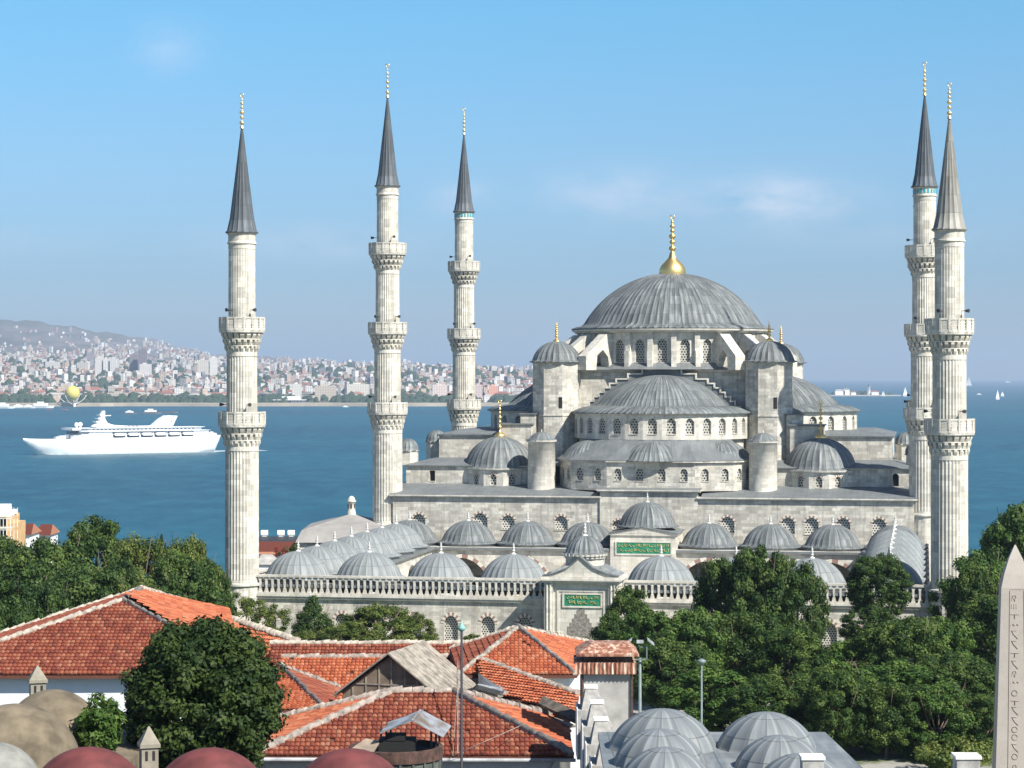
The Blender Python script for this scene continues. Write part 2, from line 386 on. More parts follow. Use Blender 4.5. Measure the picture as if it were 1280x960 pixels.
def dome_part(name, parent, cx, cy, z, r, h, ribs, mat, a0=0, a1=2*PI, flare=.35, rh=.07, fin=None, n=12, label=None):
    mb = MB(); mb.lathe(cx, cy, cap_prof(r, h, z, n, flare), a0=a0, a1=a1, ribs=ribs, rh=rh)
    d = part(name, mb, mat, parent, label)
    if fin: part('finial', finial_mb(cx, cy, z+h-.05, *fin[:2], **(fin[3] if len(fin) > 3 else {})), fin[2], d)
    return d
def cornice(mb, poly, z0, z1, m=0): mb.prism(poly, z0, z1, m=m)
def grow(poly, k):
    cx = sum(p[0] for p in poly)/len(poly); cy = sum(p[1] for p in poly)/len(poly)
    return [(p[0]+k*(p[0]-cx)/max(.1, math.hypot(p[0]-cx, p[1]-cy)), p[1]+k*(p[1]-cy)/max(.1, math.hypot(p[0]-cx, p[1]-cy))) for p in poly]
def shell(mb, poly, z0, z1, m=0, skip=()):      # walls only, ccw polygon
    for i in range(len(poly)):
        if i in skip: continue
        a, b = poly[i], poly[(i+1) % len(poly)]; mb.face([(*a,z0),(*b,z0),(*b,z1),(*a,z1)], m=m)

UC, VC = 35.1, 26.0
# ================================================================== PRAYER HALL
hall = thing('prayer_hall', 'great stone prayer hall crowned by a cascade of grey lead domes and half domes', 'mosque', (UC, VC, GZ), 'm')
walls = MB(); roofs = MB(); trims = MB()
wins_to_make = []
def panelf(depth, mat, surround=None):
    return lambda pt, ol, s0, s1: wins_to_make.append((pt, ol, depth, mat, surround))
# body with its front wall; the middle stands a little forward and higher
v0 = -2.0
fw = []
for u in (4.6, 12.2, 19.9, 27.0): fw.append((u, 1.7))
left_w = [(u-1.2, 2.1, -20.9, -19.5, 1.15) for u in (5.9, 13.9, 16.9-1.0, 26.6)]
left_w = [(3.9-1.2+.8, 1.7, -20.0, -18.9, .8), (12.9-1.2, 1.9, -19.9, -18.8, .9), (16.6-1.2, 1.7, -20.0, -18.95, .8), (23.6-1.2, 1.7, -20.0, -18.95, .8)]
bay(walls, (1.2, v0), (28.7, v0), GZ, -15.9, left_w, .45, panel=panelf(.45, M['lattice_b'], .28))
bay(walls, (28.7, v0-.25), (41.4, v0-.25), GZ, -15.0, [(2.4, 1.6, -20.6, -19.4, .8)], .45, panel=panelf(.45, M['lattice_b'], .28))
rw = [(u-41.4, 1.75, -20.2, -18.9, .85) for u in (45.2, 52.9, 55.9, 59.9, 64.4)]
bay(walls, (41.4, v0), (68.8, v0), GZ, -15.9, rw, .45, panel=panelf(.45, M['lattice_b'], .28))
walls.box(28.7, 28.72, v0-.25, v0+.5, -16, -15); walls.box(41.38, 41.4, v0-.25, v0+.5, -16, -15)
side = [(6+k*7.6, 2.2, -21, -18.8, 1) for k in range(7)]
bay(walls, (1.2, 54), (1.2, v0), GZ, -15.9, side, .45, panel=None)
bay(walls, (68.8, v0), (68.8, 54), GZ, -15.9, side, .45, panel=None)
walls.face([(68.8,54,GZ),(1.2,54,GZ),(1.2,54,-15.9),(68.8,54,-15.9)])
for a, b, c, z in ((.9, 28.7, v0-.35, -15.9), (41.4, 69.1, v0-.35, -15.9)): trims.box(a, b, c, v0+1, z, z+.16); trims.box(a-.12, b+.12, c-.14, v0+1, z+.163, z+.34)
trims.box(28.4, 41.7, v0-.6, v0+1, -15.0, -14.84); trims.box(28.3, 41.8, v0-.74, v0+1, -14.837, -14.66)
# lead apron over the wall head
def apron(u0, u1, va, za, vb, zb): roofs.face([(u0,va,za),(u1,va,za),(u1,vb,zb),(u0,vb,zb)])
apron(.75, 28.3, v0-.5, -15.55, 5.4, -14.35); apron(28.25, 41.8, v0-.74, -14.655, 5.4, -14.0); apron(41.8, 69.25, v0-.5, -15.55, 5.4, -14.35)
roofs.face([(.75,v0-.5,-15.55),(.75,54.4,-15.55),(3,54.4,-14.4),(3,5,-14.35),(.75,5.4,-14.35)][::-1])
roofs.face([(69.25,v0-.5,-15.55),(69.25,54.4,-15.55),(67,54.4,-14.35),(67,5,-14.35),(69.25,5.4,-14.35)])
roofs.box(1.5, 68.5, 5.4, 53.5, -15.2, -14.4)
# tier 2: long walls with a few small windows
for (u0, u1, ww) in ((1.4, 20.5, [(3.6, .75, -14.1, -12.7, .0)]), (49.5, 68.7, [(16.9, .8, -14.3, -13.0, .35)])):
    bay(walls, (u0, 5.0), (u1, 5.0), -15.6, -12.15, ww, .5, panel=panelf(.5, M['dark']))
walls.face([(1.4,50,-15.6),(1.4,5,-15.6),(1.4,5,-12.15),(1.4,50,-12.15)]); walls.face([(68.7,5,-15.6),(68.7,50,-15.6),(68.7,50,-12.15),(68.7,5,-12.15)])
walls.face([(68.7,50,-15.6),(1.4,50,-15.6),(1.4,50,-12.15),(68.7,50,-12.15)])
for a, b in ((1.15, 20.6), (49.4, 68.95)): trims.box(a, b, 4.75, 6, -12.15, -12.0)
roofs.frustum([(.95,4.6),(69.15,4.6),(69.15,50.4),(.95,50.4)], -12.0, [(4.0,9),(66.2,9),(66.2,46),(4.0,46)], -11.2)
# tier 3 blocks flanking the side half domes
for (u0, u1) in ((4.2, 16.5), (53.7, 65.8)):
    walls.box(u0, u1, 13.2, 39, -12.2, -8.25); trims.box(u0-.25, u1+.25, 12.95, 39.25, -8.25, -8.05)
    roofs.frustum([(u0-.4,12.8),(u1+.4,12.8),(u1+.4,39.4),(u0-.4,39.4)], -8.05, [(u0+2.6,16.5),(u1-2.6,16.5),(u1-2.6,36),(u0+2.6,36)], -7.35)
# stepped walls outside the towers
for sgn in (-1, 1):
    for (a, b, va, vb, z) in ((14.2, 20.6, 8.2, 14, -6.4), (11.0, 14.2, 9.5, 16, -7.3)):
        a_, b_ = sorted((UC+sgn*(a+2.9), UC+sgn*(b+2.0))) if False else sorted((UC+sgn*a, UC+sgn*b))
    pa, pb = sorted((UC+sgn*17.4, UC+sgn*21.8)); walls.box(pa, pb, 9.6, 14.5, -12.2, -6.6); roofs.box(pa-.25, pb+.25, 9.35, 14.6, -6.6, -6.42)
    pa, pb = sorted((UC+sgn*16.9, UC+sgn*19.0)); walls.box(pa, pb, 10.3, 14.3, -12, -5.2); roofs.box(pa-.2, pb+.2, 10.1, 14.4, -5.2, -5.05)
# square base of the dome
walls.box(UC-12.2, UC+12.2, 14.2, 38, -9, .55)
for rr, z0_, z1_ in ((12.5, .55, .7), (12.8, .703, .85)): trims.box(UC-rr, UC+rr, 14.2-(rr-12.2), 38+(rr-12.2), z0_, z1_)
roofs.frustum([(UC-13,13.4),(UC+13,13.4),(UC+13,38.8),(UC-13,38.8)], .855, circ(UC,VC,12.9,4,PI*1.25), 1.75)
roofs.frustum(circ(UC,VC,14.4,24), .9, circ(UC,VC,12.8,24), 1.9)
# stepped gable ends of the four great arches
def stepped(axis, sg):
    def tr(a, d, z): return (UC+a, VC+sg*(13.0+d), z) if axis == 'v' else (UC+sg*(13.0+d), VC+a, z)
    lvl = [(2.75, .95), (4.7, .2), (6.3, -.5), (7.2, -1.1), (8.0, -1.7), (8.7, -2.3), (9.4, -2.9), (10.0, -3.5), (10.7, -4.2), (11.3, -4.8)]
    ol = [(-2.75, .95)]; px_ = 2.75
    for k, (x1, z) in enumerate(lvl):
        ol += [(x1, z)] if k == 0 else [(lvl[k-1][0], z), (x1, z)]
    ol += [(11.3, -9)]
    right = ol[1:]; outline = [(-x, z) for x, z in reversed(right)] + right
    s = 1 if (axis == 'v' and sg < 0) or (axis == 'u' and sg > 0) else -1
    wall_ = MB(); pts = [tr(x, .35, z) for x, z in outline]; back = [tr(x, -1.4, z) for x, z in outline]
    wall_.face(pts); wall_.face(back[::-1])
    for i in range(len(pts)-1): wall_.face([pts[i], back[i], back[i+1], pts[i+1]])
    cop = MB()
    for i in range(len(right)-1):
        (x0, z0), (x1, z1) = right[i], right[i+1]
        for sx in (1, -1):
            if abs(z0-z1) < 1e-4: pa, pb = sorted((sx*(x0-.18), sx*(x1+.02))); za, zb = z0, z0+.2
            else: pa, pb = sorted((sx*(x0-.2), sx*(x0+.02))); za, zb = z1, z0
            q0, q1 = tr(pa, .52, za), tr(pb, -.1, zb); cop.box(min(q0[0],q1[0]), max(q0[0],q1[0]), min(q0[1],q1[1]), max(q0[1],q1[1]), min(za,zb), max(za,zb))
    q0, q1 = tr(-2.8, .52, .95), tr(2.8, -.1, 1.15); cop.box(min(q0[0],q1[0]), max(q0[0],q1[0]), min(q0[1],q1[1]), max(q0[1],q1[1]), .95, 1.15)
    w_ = part('stepped_gable', wall_, M['lead_flat'], hall); part('coping', cop, M['stone_bright'], w_)
for ax, sg in (('v',-1),('v',1),('u',-1),('u',1)): stepped(ax, sg)
# drum of the main dome
drum = MB(); ND = 26
for k in range(ND):
    a0 = -PI/2+2*PI*(k-.5)/ND; a1 = a0+2*PI/ND; r = 13.0
    A = (UC+r*math.cos(a0), VC+r*math.sin(a0)); B = (UC+r*math.cos(a1), VC+r*math.sin(a1)); ln = math.dist(A, B)
    front = math.sin((a0+a1)/2) < .35
    bay(drum, A, B, 1.2, 5.95, [(ln/2, 1.3, 1.9, 4.3, .7)], .45, panel=panelf(.5, M['lattice_s']) if front else None)
    ca, sa = math.cos(a0), math.sin(a0)     # pilaster between two windows
    c = Vector((UC+13.1*ca, VC+13.1*sa, 3.55)); drum.obox(c, Vector((ca,sa,0))*.34, Vector((-sa,ca,0))*.36, (0,0,2.4))
    c = Vector((UC+13.35*ca, VC+13.35*sa, 2.1)); drum.obox(c, Vector((ca,sa,0))*.4, Vector((-sa,ca,0))*.34, (0,0,1.3))
drum_o = part('drum', drum, M['stone_bright'], hall)
drum_w = wins_to_make; 
for (pt, ol, dp, mt, su) in [q for q in wins_to_make if q[3] is M['lattice_s']]: window(drum_o, pt, ol, dp, mt, None)
wins_to_make = [q for q in wins_to_make if q[3] is not M['lattice_s']]
cm_ = MB(); cm_.lathe(UC, VC, [(12.6,5.9),(13.7,5.95),(13.75,6.15),(14.1,6.2),(14.15,6.42),(12.5,6.6)], 84, smooth=False); part('drum_cornice', cm_, M['stone_bright'], hall)
# main dome
md = dome_part('main_dome', hall, UC, VC, 6.6, 12.75, 7.9, 88, M['lead'], flare=1.35, rh=.10, n=18)
fz = 6.6+7.75
ff = finial_mb(UC, VC, fz, 8.4, .52, base=(1.85, 3.1)); part('finial', ff, M['gold'], md)
# flying buttresses at the four corners
for sx in (-1, 1):
    for sy in (-1, 1):
        fb = MB()
        for dv in (22, 38, 54):
            a = math.atan2(sy, sx); a = math.atan2(sy*math.sin(R(dv)), sx*math.cos(R(dv))); d = Vector((math.cos(a), math.sin(a), 0)); t_ = Vector((-d.y, d.x, 0))
            c = Vector((UC, VC, 0)); w2 = .75
            for sd_ in (-1, 1):
                pts = [c+d*12.9+t_*w2*sd_+Vector((0,0,z)) for z in (.9,)]
            prof = [(12.9,.8),(13.6,.8),(13.9,2.6),(14.9,3.6),(16.0,2.8),(16.2,.8),(18.2,.8),(18.2,2.7),(14.2,5.7),(12.9,5.7)]
            f_ = [c+d*r+t_*w2+Vector((0,0,z)) for r, z in prof]; fb.extr(f_, -t_*2*w2)
        part('flying_buttress', fb, M['stone_bright'], hall)
# four weight towers
tw_w = []
for i, (sx, sy) in enumerate(((-1,-1),(1,-1),(-1,1),(1,1))):
    cx, cy = UC+sx*14.45, VC+sy*13.0; tb = MB(); oc = circ(cx, cy, 3.35, 8, PI/8)
    shell(tb, oc, -12, 1.75)
    # niche and slit window
    tb.prism(grow(oc, .22), 1.75, 1.92); tb.prism(grow(oc, .1), -5.4, -5.2)
    to = part('weight_tower', tb, M['stone'], hall)
    sl = MB(); s_ = Vector((cx-.65*0, cy, 0)); a = -PI/2; 
    q = Vector((cx+1.0, cy-3.10, -3.6)); sl.obox(q, (.24,0,0), (0,.03,0), (0,0,.75)); part('window', sl, M['dark'], to)
    dome_part('turret_dome', to, cx, cy, 1.98, 3.3, 2.75, 24, M['lead'], flare=.35, rh=.09, fin=(2.7, .26, M['gold'], {'base': (.5, .55)}))
# half domes round the square
def semi(cx, cy, ang, r_d, r_w, zb, zt, h, nw, ribs, wm, label=None, front=True):
    """drum with windows and the half dome on it; ang = outward direction"""
    wl = MB(); a0 = ang-PI/2; store = []
    for k in range(nw):
        b0 = a0+PI*k/nw; b1 = a0+PI*(k+1)/nw
        A = (cx+r_w*math.cos(b0), cy+r_w*math.sin(b0)); B = (cx+r_w*math.cos(b1), cy+r_w*math.sin(b1)); ln = math.dist(A, B)
        bay(wl, A, B, zb, zt, [(ln/2, min(1.2, ln*.48), zb+.75, zt-1.0, .55)], .4, panel=(lambda pt, ol, s0, s1: store.append((pt, ol))) if front else None)
    wl.lathe(cx, cy, [(r_w-.6, zb-7), (r_w-.6, zb+.3)], nw*3, a0, a0+PI, smooth=False)
    wl.lathe(cx, cy, [(r_w, zt-.02), (r_w+.25, zt), (r_w+.3, zt+.18), (r_d-.3, zt+.3)], nw*3, a0, a0+PI, smooth=False)
    wo = part('half_dome_drum', wl, M['stone_bright'], hall)
    for pt, ol in store: window(wo, pt, ol, .4, wm)
    dome_part('half_dome', hall, cx, cy, zt+.25, r_d, h, ribs, M['lead'], a0=a0, a1=a0+PI, flare=r_w-r_d+.45, rh=.09, n=14, label=label)
semi(UC, VC-12.7, -PI/2, 9.5, 11.9, -8.35, -5.1, 5.05, 15, 44, M['lattice_s'], 'large half dome in front of the main dome')
semi(UC-12.9, VC, PI, 11.0, 12.9, -8.3, -5.0, 5.3, 13, 44, M['lattice_s'], front=True)
semi(UC+12.9, VC, 0, 11.0, 12.9, -8.3, -5.0, 5.3, 13, 44, M['lattice_s'], front=True)
semi(UC, VC+12.7, PI/2, 9.9, 11.9, -8.35, -5.1, 5.35, 13, 44, M['lattice_s'], front=False)
# exedra tier in front of the great half dome
ex = [(22.4,4.6),(24.4,1.4),(29.4,-.7),(40.9,-.7),(45.9,1.4),(47.9,4.6)]
exw = MB(); store = []
for i in range(5):
    A, B = ex[i], ex[i+1]; ln = math.dist(A, B); nwn = {0: 2, 1: 2, 2: 4, 3: 2, 4: 2}[i]
    bay(exw, A, B, -14.9, -11.2, [(ln*(k+.5)/nwn, .95, -13.6, -12.5, .5) for k in range(nwn)], .35, panel=lambda pt, ol, s0, s1: store.append((pt, ol)))
for k in range(5):
    A, B = Vector((*ex[k],0)), Vector((*ex[k+1],0)); d = (B-A).normalized(); n = Vector((d.y,-d.x,0))
    exw.obox((A+B)/2+n*.12+Vector((0,0,-11.1)), (B-A)/2+d*.1, n*.25, (0,0,.1))
exo = part('exedra_wall', exw, M['stone'], hall)
for pt, ol in store: window(exo, pt, ol, .35, M['lattice_s'])
er = MB(); top = []
for (u, v) in ex:
    a = math.atan2(v-(VC-12.7), u-UC); top.append((UC+11.7*math.cos(a), VC-12.7+11.7*math.sin(a)))
def pout(p, k): d = Vector((p[0]-UC, p[1]-13.3)); d.normalize(); return (p[0]+d.x*k, p[1]+d.y*k)
exo2 = [pout(p, .45) for p in ex]
for i in range(5):
    N_ = 5
    for k in range(N_):
        f = lambda a, b, t: (a[0]+(b[0]-a[0])*t, a[1]+(b[1]-a[1])*t)
        p0, p1 = f(exo2[i], exo2[i+1], k/N_), f(exo2[i], exo2[i+1], (k+1)/N_); q = []
        for p in (p1, p0): a = math.atan2(p[1]-(VC-12.7), p[0]-UC); q.append((UC+11.75*math.cos(a), VC-12.7+11.75*math.sin(a), -8.3))
        er.face([(*p0,-10.98),(*p1,-10.98),q[0],q[1]])
part('exedra_roof', er, M['lead_flat'], hall)
for (u, v, r, a) in ((UC, 1.4, 4.6, -PI/2), (26.6, 4.2, 4.1, -PI*.72), (43.7, 4.2, 4.1, -PI*.28)):
    dome_part('exedra_half_dome', hall, u, v+1.2, -10.95, r, 2.55, 26, M['lead'], a0=a-PI*.62, a1=a+PI*.62, flare=.2, rh=.07, n=9)
# round stair turrets
for u in (20.2, 49.4):
    tb = MB(); tb.lathe(u, 3.0, [(1.95,-15.3),(1.85,-14.8),(1.8,-8.75),(2.0,-8.7),(2.02,-8.5),(1.8,-8.4)], 28, smooth=True)
    to = part('stair_turret', tb, M['stone_bright'], hall); dome_part('turret_cap', to, u, 3.0, -8.4, 1.75, 1.0, 14, M['lead'], flare=.25, rh=.05, n=6, fin=(.45, .09, M['alem_stone'], {'crescent': False}))
# corner domes on octagonal drums
for u, sy in ((13.6, 1), (56.6, 1), (13.6, -1), (56.6, -1)):
    v = 8.4 if sy > 0 else 45; wl = MB(); store = []; nn = 12
    for k in range(nn):
        b0, b1 = 2*PI*k/nn-PI/nn-PI/2, 2*PI*(k+1)/nn-PI/nn-PI/2; r = 5.05
        A = (u+r*math.cos(b0), v+r*math.sin(b0)); B = (u+r*math.cos(b1), v+r*math.sin(b1)); ln = math.dist(A, B)
        fr = sy > 0 and math.sin((b0+b1)/2) < .1
        bay(wl, A, B, -15.0, -12.5, [(ln/2, .85, -14.5, -13.5, .45)] if k % 1 == 0 else [], .35, panel=(lambda pt, ol, s0, s1: store.append((pt, ol))) if fr else None)
    wl.lathe(u, v, [(5.0,-12.52),(5.3,-12.5),(5.35,-12.3),(4.9,-12.2)], 36, smooth=False)
    wo = part('corner_drum', wl, M['stone_bright'], hall)
    for pt, ol in store: window(wo, pt, ol, .35, M['lattice_s'], .28)
    dome_part('corner_dome', hall, u, v, -12.25, 4.75, 4.1, 32, M['lead'], flare=.5, rh=.07, fin=(5.0, .30, M['gold'], {'base': (.75, .9)}))
# small domed turrets on the flanks
for (u, v, r, zb, zt) in ((2.6,19,1.45,-12,-9.3),(1.1,7.6,1.4,-12,-10.2),(67.6,19,1.45,-12,-9.3),(33.9+35,9.5,1.3,-12,-10.4)):
    tb = MB(); tb.prism(circ(u,v,r,8,PI/8), zb, zt); tb.prism(circ(u,v,r+.15,8,PI/8), zt, zt+.14); tb.prism(circ(u,v,r+.3,8,PI/8), zb, zb+.3)
    to = part('flank_turret', tb, M['stone_bright'], hall); dome_part('turret_cap', to, u, v, zt+.16, r-.02, 1.55, 16, M['lead'], flare=.1, rh=.04, n=7)
wo = part('outer_wall', walls, M['stone'], hall)
for (pt, ol, dp, mt, su) in wins_to_make: window(wo, pt, ol, dp, mt, su)
part('lead_roof', roofs, M['lead_flat'], hall); part('cornice', trims, M['stone_bright'], hall)

# ================================================================== COURTYARD
UF = 35.5; S = 7.75
court = thing('courtyard_arcade', 'arcaded courtyard block with rows of small lead domes behind a stone balustrade', 'courtyard', (UF, -34, GZ), 'm')
U0, U1, V0, V1 = UF-4*S-4.2, UF+4*S+4.2, -65.2, -2.4
ZR = -21.75                                 # roof
cw = MB(); wins_to_make = []
PU0, PU1 = 32.4, 39.8                       # front portal
def outer_wins(a, b):
    o = []; u = UF+S*.25-20*S/2
    while u < b-1.2:
        if u > a+1.2: o.append((u-a, 1.45, -27.9, -25.5, .78))
        u += S/2
    return o
bay(cw, (U0, V0), (PU0, V0), GZ-1, -22.95, outer_wins(U0, PU0), .5, panel=panelf(.5, M['lattice'], .36))
bay(cw, (PU1, V0), (U1, V0), GZ-1, -22.95, outer_wins(PU1, U1), .5, panel=panelf(.5, M['lattice'], .36))
bay(cw, (U1, V0), (U1, V1), GZ-1, -22.95, [(4+3.9*k, 1.45, -27.6, -25.5, .78) for k in range(15)], .5, panel=None)
bay(cw, (U0, V1), (U0, V0), GZ-1, -22.95, [(4+3.9*k, 1.45, -27.6, -25.5, .78) for k in range(15)], .5, panel=None)
# inner faces with open arches
iu0, iu1, iv0, iv1 = U0+8.0, U1-8.0, V0+8.0, V1-8.2
def inner(A, B, n, sk=None):
    ln = math.dist(A, B); st = ln/n
    bay(cw, A, B, GZ+.4, -22.0, [(st*(k+.5), st*.8, GZ+.45, -25.6, 2.5) for k in range(n) if k != sk], .7)
inner((iu0, iv1), (iu1, iv1), 7, 3); inner((iu1, iv0), (iu0, iv0), 7); inner((iu0, iv0), (iu0, iv1), 6); inner((iu1, iv1), (iu1, iv0), 6)
cwo = part('courtyard_wall', cw, M['stone'], court)
for (pt, ol, dp, mt, su) in wins_to_make: window(cwo, pt, ol, dp, mt, su)
# coloured arch rings towards the court
ring = MB(); st = (iu1-iu0)/7
for k in range(7):
    if k == 3: continue
    ar = arch(iu0+st*(k+.1), iu0+st*(k+.9), -25.6, 2.5, 14); oo = arch(iu0+st*(k+.1)-.45, iu0+st*(k+.9)+.45, -25.6, 3.0, 14)
    for i in range(14):
        ring.face([(oo[i][0],iv1-.04,oo[i][1]),(oo[i+1][0],iv1-.04,oo[i+1][1]),(ar[i+1][0],iv1-.04,ar[i+1][1]),(ar[i][0],iv1-.04,ar[i][1])][::-1], uv=[(i,1),(i+1,1),(i+1,0),(i,0)][::-1])
part('arch_rings', ring, M['vous'], court)
rf = MB()
for (a, b, c, d) in ((U0-.3,U1+.3,V0-.1,iv0+.4),(U0-.3,U1+.3,iv1-.4,V1),(U0-.3,iu0+.4,iv0+.4,iv1-.4),(iu1-.4,U1+.3,iv0+.4,iv1-.4)): rf.box(a, b, c, d, -22.05, ZR)
part('arcade_roof', rf, M['lead_flat'], court)
cf = MB(); cf.box(iu0-.5, iu1+.5, iv0-.5, iv1+.5, GZ+.1, GZ+.42); part('court_floor', cf, M['stone_bright'], court)
tr_ = MB()
for a, b in ((U0-.2, PU0), (PU1, U1+.2)): tr_.box(a, b, V0-.28, V0+.5, -23.25, -23.0); tr_.box(a-.05, b+.05, V0-.42, V0+.5, -22.997, -22.8)
tr_.box(U1, U1+.42, V0-.4, V1, -22.996, -22.8); tr_.box(U0-.42, U0, V0-.4, V1, -22.996, -22.8)
for (a, b, c, d) in ((iu0-.3,iu1+.3,iv1-.35,iv1+.4),): tr_.box(a, b, c, d, -22.0, -21.7)
part('cornice', tr_, M['stone_bright'], court)
# balustrades
def balustrade(a, b, axis='u', at=None):
    mb = MB(); n = int(round((b-a)/.66)); step = (b-a)/n
    def bx(s0, s1, d0, d1, z0, z1):
        if axis == 'u': mb.box(s0, s1, at+d0, at+d1, z0, z1)
        else: mb.box(at+d0, at+d1, s0, s1, z0, z1)
    bx(a, b, -.2, .2, -22.79, -22.6); bx(a, b, -.22, .22, -21.02, -20.78)
    for i in range(n):
        s = a+step*(i+.5)
        # pierced slab: slim shaft that widens into a scroll at the foot
        for (z0, z1, w_) in ((-22.6,-22.42,.2),(-22.42,-22.2,.15),(-22.2,-21.9,.085),(-21.9,-21.3,.11),(-21.3,-21.15,.16),(-21.15,-21.02,.24)):
            bx(s-w_, s+w_, -.1, .1, z0, z1-.001)
    return part('balustrade', mb, M['stone_bright'], court)
balustrade(U0+.3, PU0-.1, at=V0-.1); balustrade(PU1+.1, U1-.1, at=V0-.1); balustrade(V0+.3, V1, 'v', U1+.1); balustrade(V0+.3, V1, 'v', U0-.1)
# the small domes
def court_dome(u, v, z=-21.35, r=3.45, h=2.75, mat=None, ribs=26):
    rb = MB(); rb.prism(circ(u, v, r+.3, 28), ZR-.02, z-.1); 
    d = dome_part('arcade_dome', court, u, v, z, r, h, ribs, mat or M['lead_pale'], flare=.62, rh=.055, n=9, fin=(1.25, .17, M['alem_stone'], {'base': (.3, .28)}))
    part('dome_ring', rb, M['stone_bright'], d); return d
vf = -61.0
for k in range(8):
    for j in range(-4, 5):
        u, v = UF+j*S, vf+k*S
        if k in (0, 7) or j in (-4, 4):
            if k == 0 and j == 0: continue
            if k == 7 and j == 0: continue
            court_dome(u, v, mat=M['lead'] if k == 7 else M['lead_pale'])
# raised middle bay of the rear arcade, its gable and green panel
rp = MB(); a, b, c, d = UF-4.25, UF+4.0, iv1-.5, V1-.2
rp.box(a, b, c, d, GZ+.4, -19.95); rp.box(a-.2, b+.2, c-.2, d, -19.95, -19.75)
rp.extr([(a-.2, c-.22, -19.75), (b+.2, c-.22, -19.75), ((a+b)/2, c-.22, -18.95)], (0, .8, 0))
rpo = part('inner_portal', rp, M['stone_bright'], court)
rr_ = MB(); rr_.face([(a-.35,c-.4,-19.72),((a+b)/2,c-.4,-18.9),((a+b)/2,d,-18.9),(a-.35,d,-19.72)]); rr_.face([((a+b)/2,c-.4,-18.9),(b+.35,c-.4,-19.72),(b+.35,d,-19.72),((a+b)/2,d,-18.9)]); part('gable_roof', rr_, M['lead_flat'], rpo)
dome_part('raised_dome', court, UF-.1, -6.6, -19.0, 3.55, 3.0, 30, M['lead'], flare=.4, rh=.06, fin=(1.3, .15, M['alem_stone'], {'base': (.3, .28)}), n=9)
def script_panel(parent, u0, u1, v, z0, z1, seed):
    rnd = random.Random(seed); p = MB(); p.box(u0, u1, v-.06, v, z0, z1); f = MB()
    for q in ((u0-.18,u1+.18,z1,z1+.16),(u0-.18,u1+.18,z0-.16,z0),(u0-.18,u0,z0,z1),(u1,u1+.18,z0,z1)): f.box(q[0], q[1], v-.12, v, q[2], q[3])
    pn = part('inscription_panel', p, M['green'], parent); part('panel_frame', f, M['stone_bright'], pn); s = MB(); H = z1-z0
    for row in (0, 1):
        x = u1-.25; zc = z0+H*(.30+.42*row)
        while x > u0+.45:                    # rows of joined cursive strokes with tall uprights, bowls and points
            k = rnd.random(); wd = rnd.uniform(.18, .5)
            if k < .35: s.tube([(x, v-.1, zc-.05*H), (x-.02, v-.1, zc+H*.19)], .028, 5); x -= .13
            elif k < .8:
                pts = [(x-wd*t_, v-.1, zc-H*.09*math.sin(PI*t_)+H*.03*math.sin(7*t_)) for t_ in (0,.2,.4,.6,.8,1)]; s.tube(pts, .03, 5); x -= wd
                if rnd.random() < .6: s.tube([(x+wd*.5, v-.1, zc+H*.08), (x+wd*.5+.05, v-.1, zc+H*.1)], .03, 5)
            else:
                pts = [(x-.1+.1*math.cos(t_), v-.1, zc+.05*H+.09*math.sin(t_)) for t_ in [i*PI/4 for i in range(9)]]; s.tube(pts, .025, 5); x -= .24
    part('gilt_script', s, M['script'], pn)
script_panel(rpo, UF-3.45, UF+3.35, c-.01, -22.25, -20.85, 3)
# front portal
pv = -69.6; pm = MB(); Zt = -20.75
pm.box(PU0, PU0+.9, pv, V0+1, GZ-1, Zt); pm.box(PU1-.9, PU1, pv, V0+1, GZ-1, Zt); pm.box(PU0+.9, PU1-.9, pv+.3, V0+1, GZ-1, Zt)
for x in (PU0+.28, PU0+.62, PU1-.62, PU1-.28): pm.lathe(x, pv-.02, [(.13, GZ), (.13, Zt-.3), (.17, Zt-.1)], 10)
pm.box(PU0+1.25, PU0+1.45, pv+.2, pv+.31, GZ, Zt-.9); pm.box(PU1-1.45, PU1-1.25, pv+.2, pv+.31, GZ, Zt-.9); pm.box(PU0+1.25, PU1-1.25, pv+.2, pv+.31, Zt-.897, Zt-.7)
for q, z in ((.22, Zt), (.42, Zt+.22), (.32, Zt+.42)): pm.box(PU0-q, PU1+q, pv-q, V0+1, z, z+.197)
pc = (PU0+PU1)/2; ogee = [(PU0-.15,Zt+.62),(PU1+.15,Zt+.62),(PU1-1.0,Zt+.86),(pc+1.3,Zt+1.45),(pc+.5,Zt+2.1),(pc,Zt+2.55),(pc-.5,Zt+2.1),(pc-1.3,Zt+1.45),(PU0+1.0,Zt+.86)]
pm.extr([(x, pv-.1, z) for x, z in ogee], (0, .6, 0))
pmo = part('portal', pm, M['stone_bright'], court)
cap = MB()                                   # dark coping along the ogee gable
for (x0, z0), (x1, z1) in zip(ogee[1:], ogee[2:]+ogee[:1]): 
    cap.face([(x0,pv-.28,z0+.03),(x1,pv-.28,z1+.03),(x1,pv+.7,z1+.05),(x0,pv+.7,z0+.05)][::-1]); cap.face([(x0,pv-.28,z0+.03),(x0,pv-.28,z0+.13),(x1,pv-.28,z1+.13),(x1,pv-.28,z1+.03)][::-1]); cap.face([(x0,pv-.28,z0+.13),(x0,pv+.7,z0+.13),(x1,pv+.7,z1+.13),(x1,pv-.28,z1+.13)][::-1])
part('gable_coping', cap, M['lead_flat'], pmo)
script_panel(pmo, PU0+2.0, PU1-1.7, pv+.29, -23.1, -21.95, 5)
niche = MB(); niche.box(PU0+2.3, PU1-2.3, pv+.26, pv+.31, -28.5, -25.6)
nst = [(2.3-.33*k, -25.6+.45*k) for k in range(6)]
for (k_, z_) in enumerate(range(6)): hw = 1.35-.24*k_; niche.box(pc-hw, pc+hw, pv+.255, pv+.31, -25.6+.42*k_+.001, -25.6+.42*(k_+1))
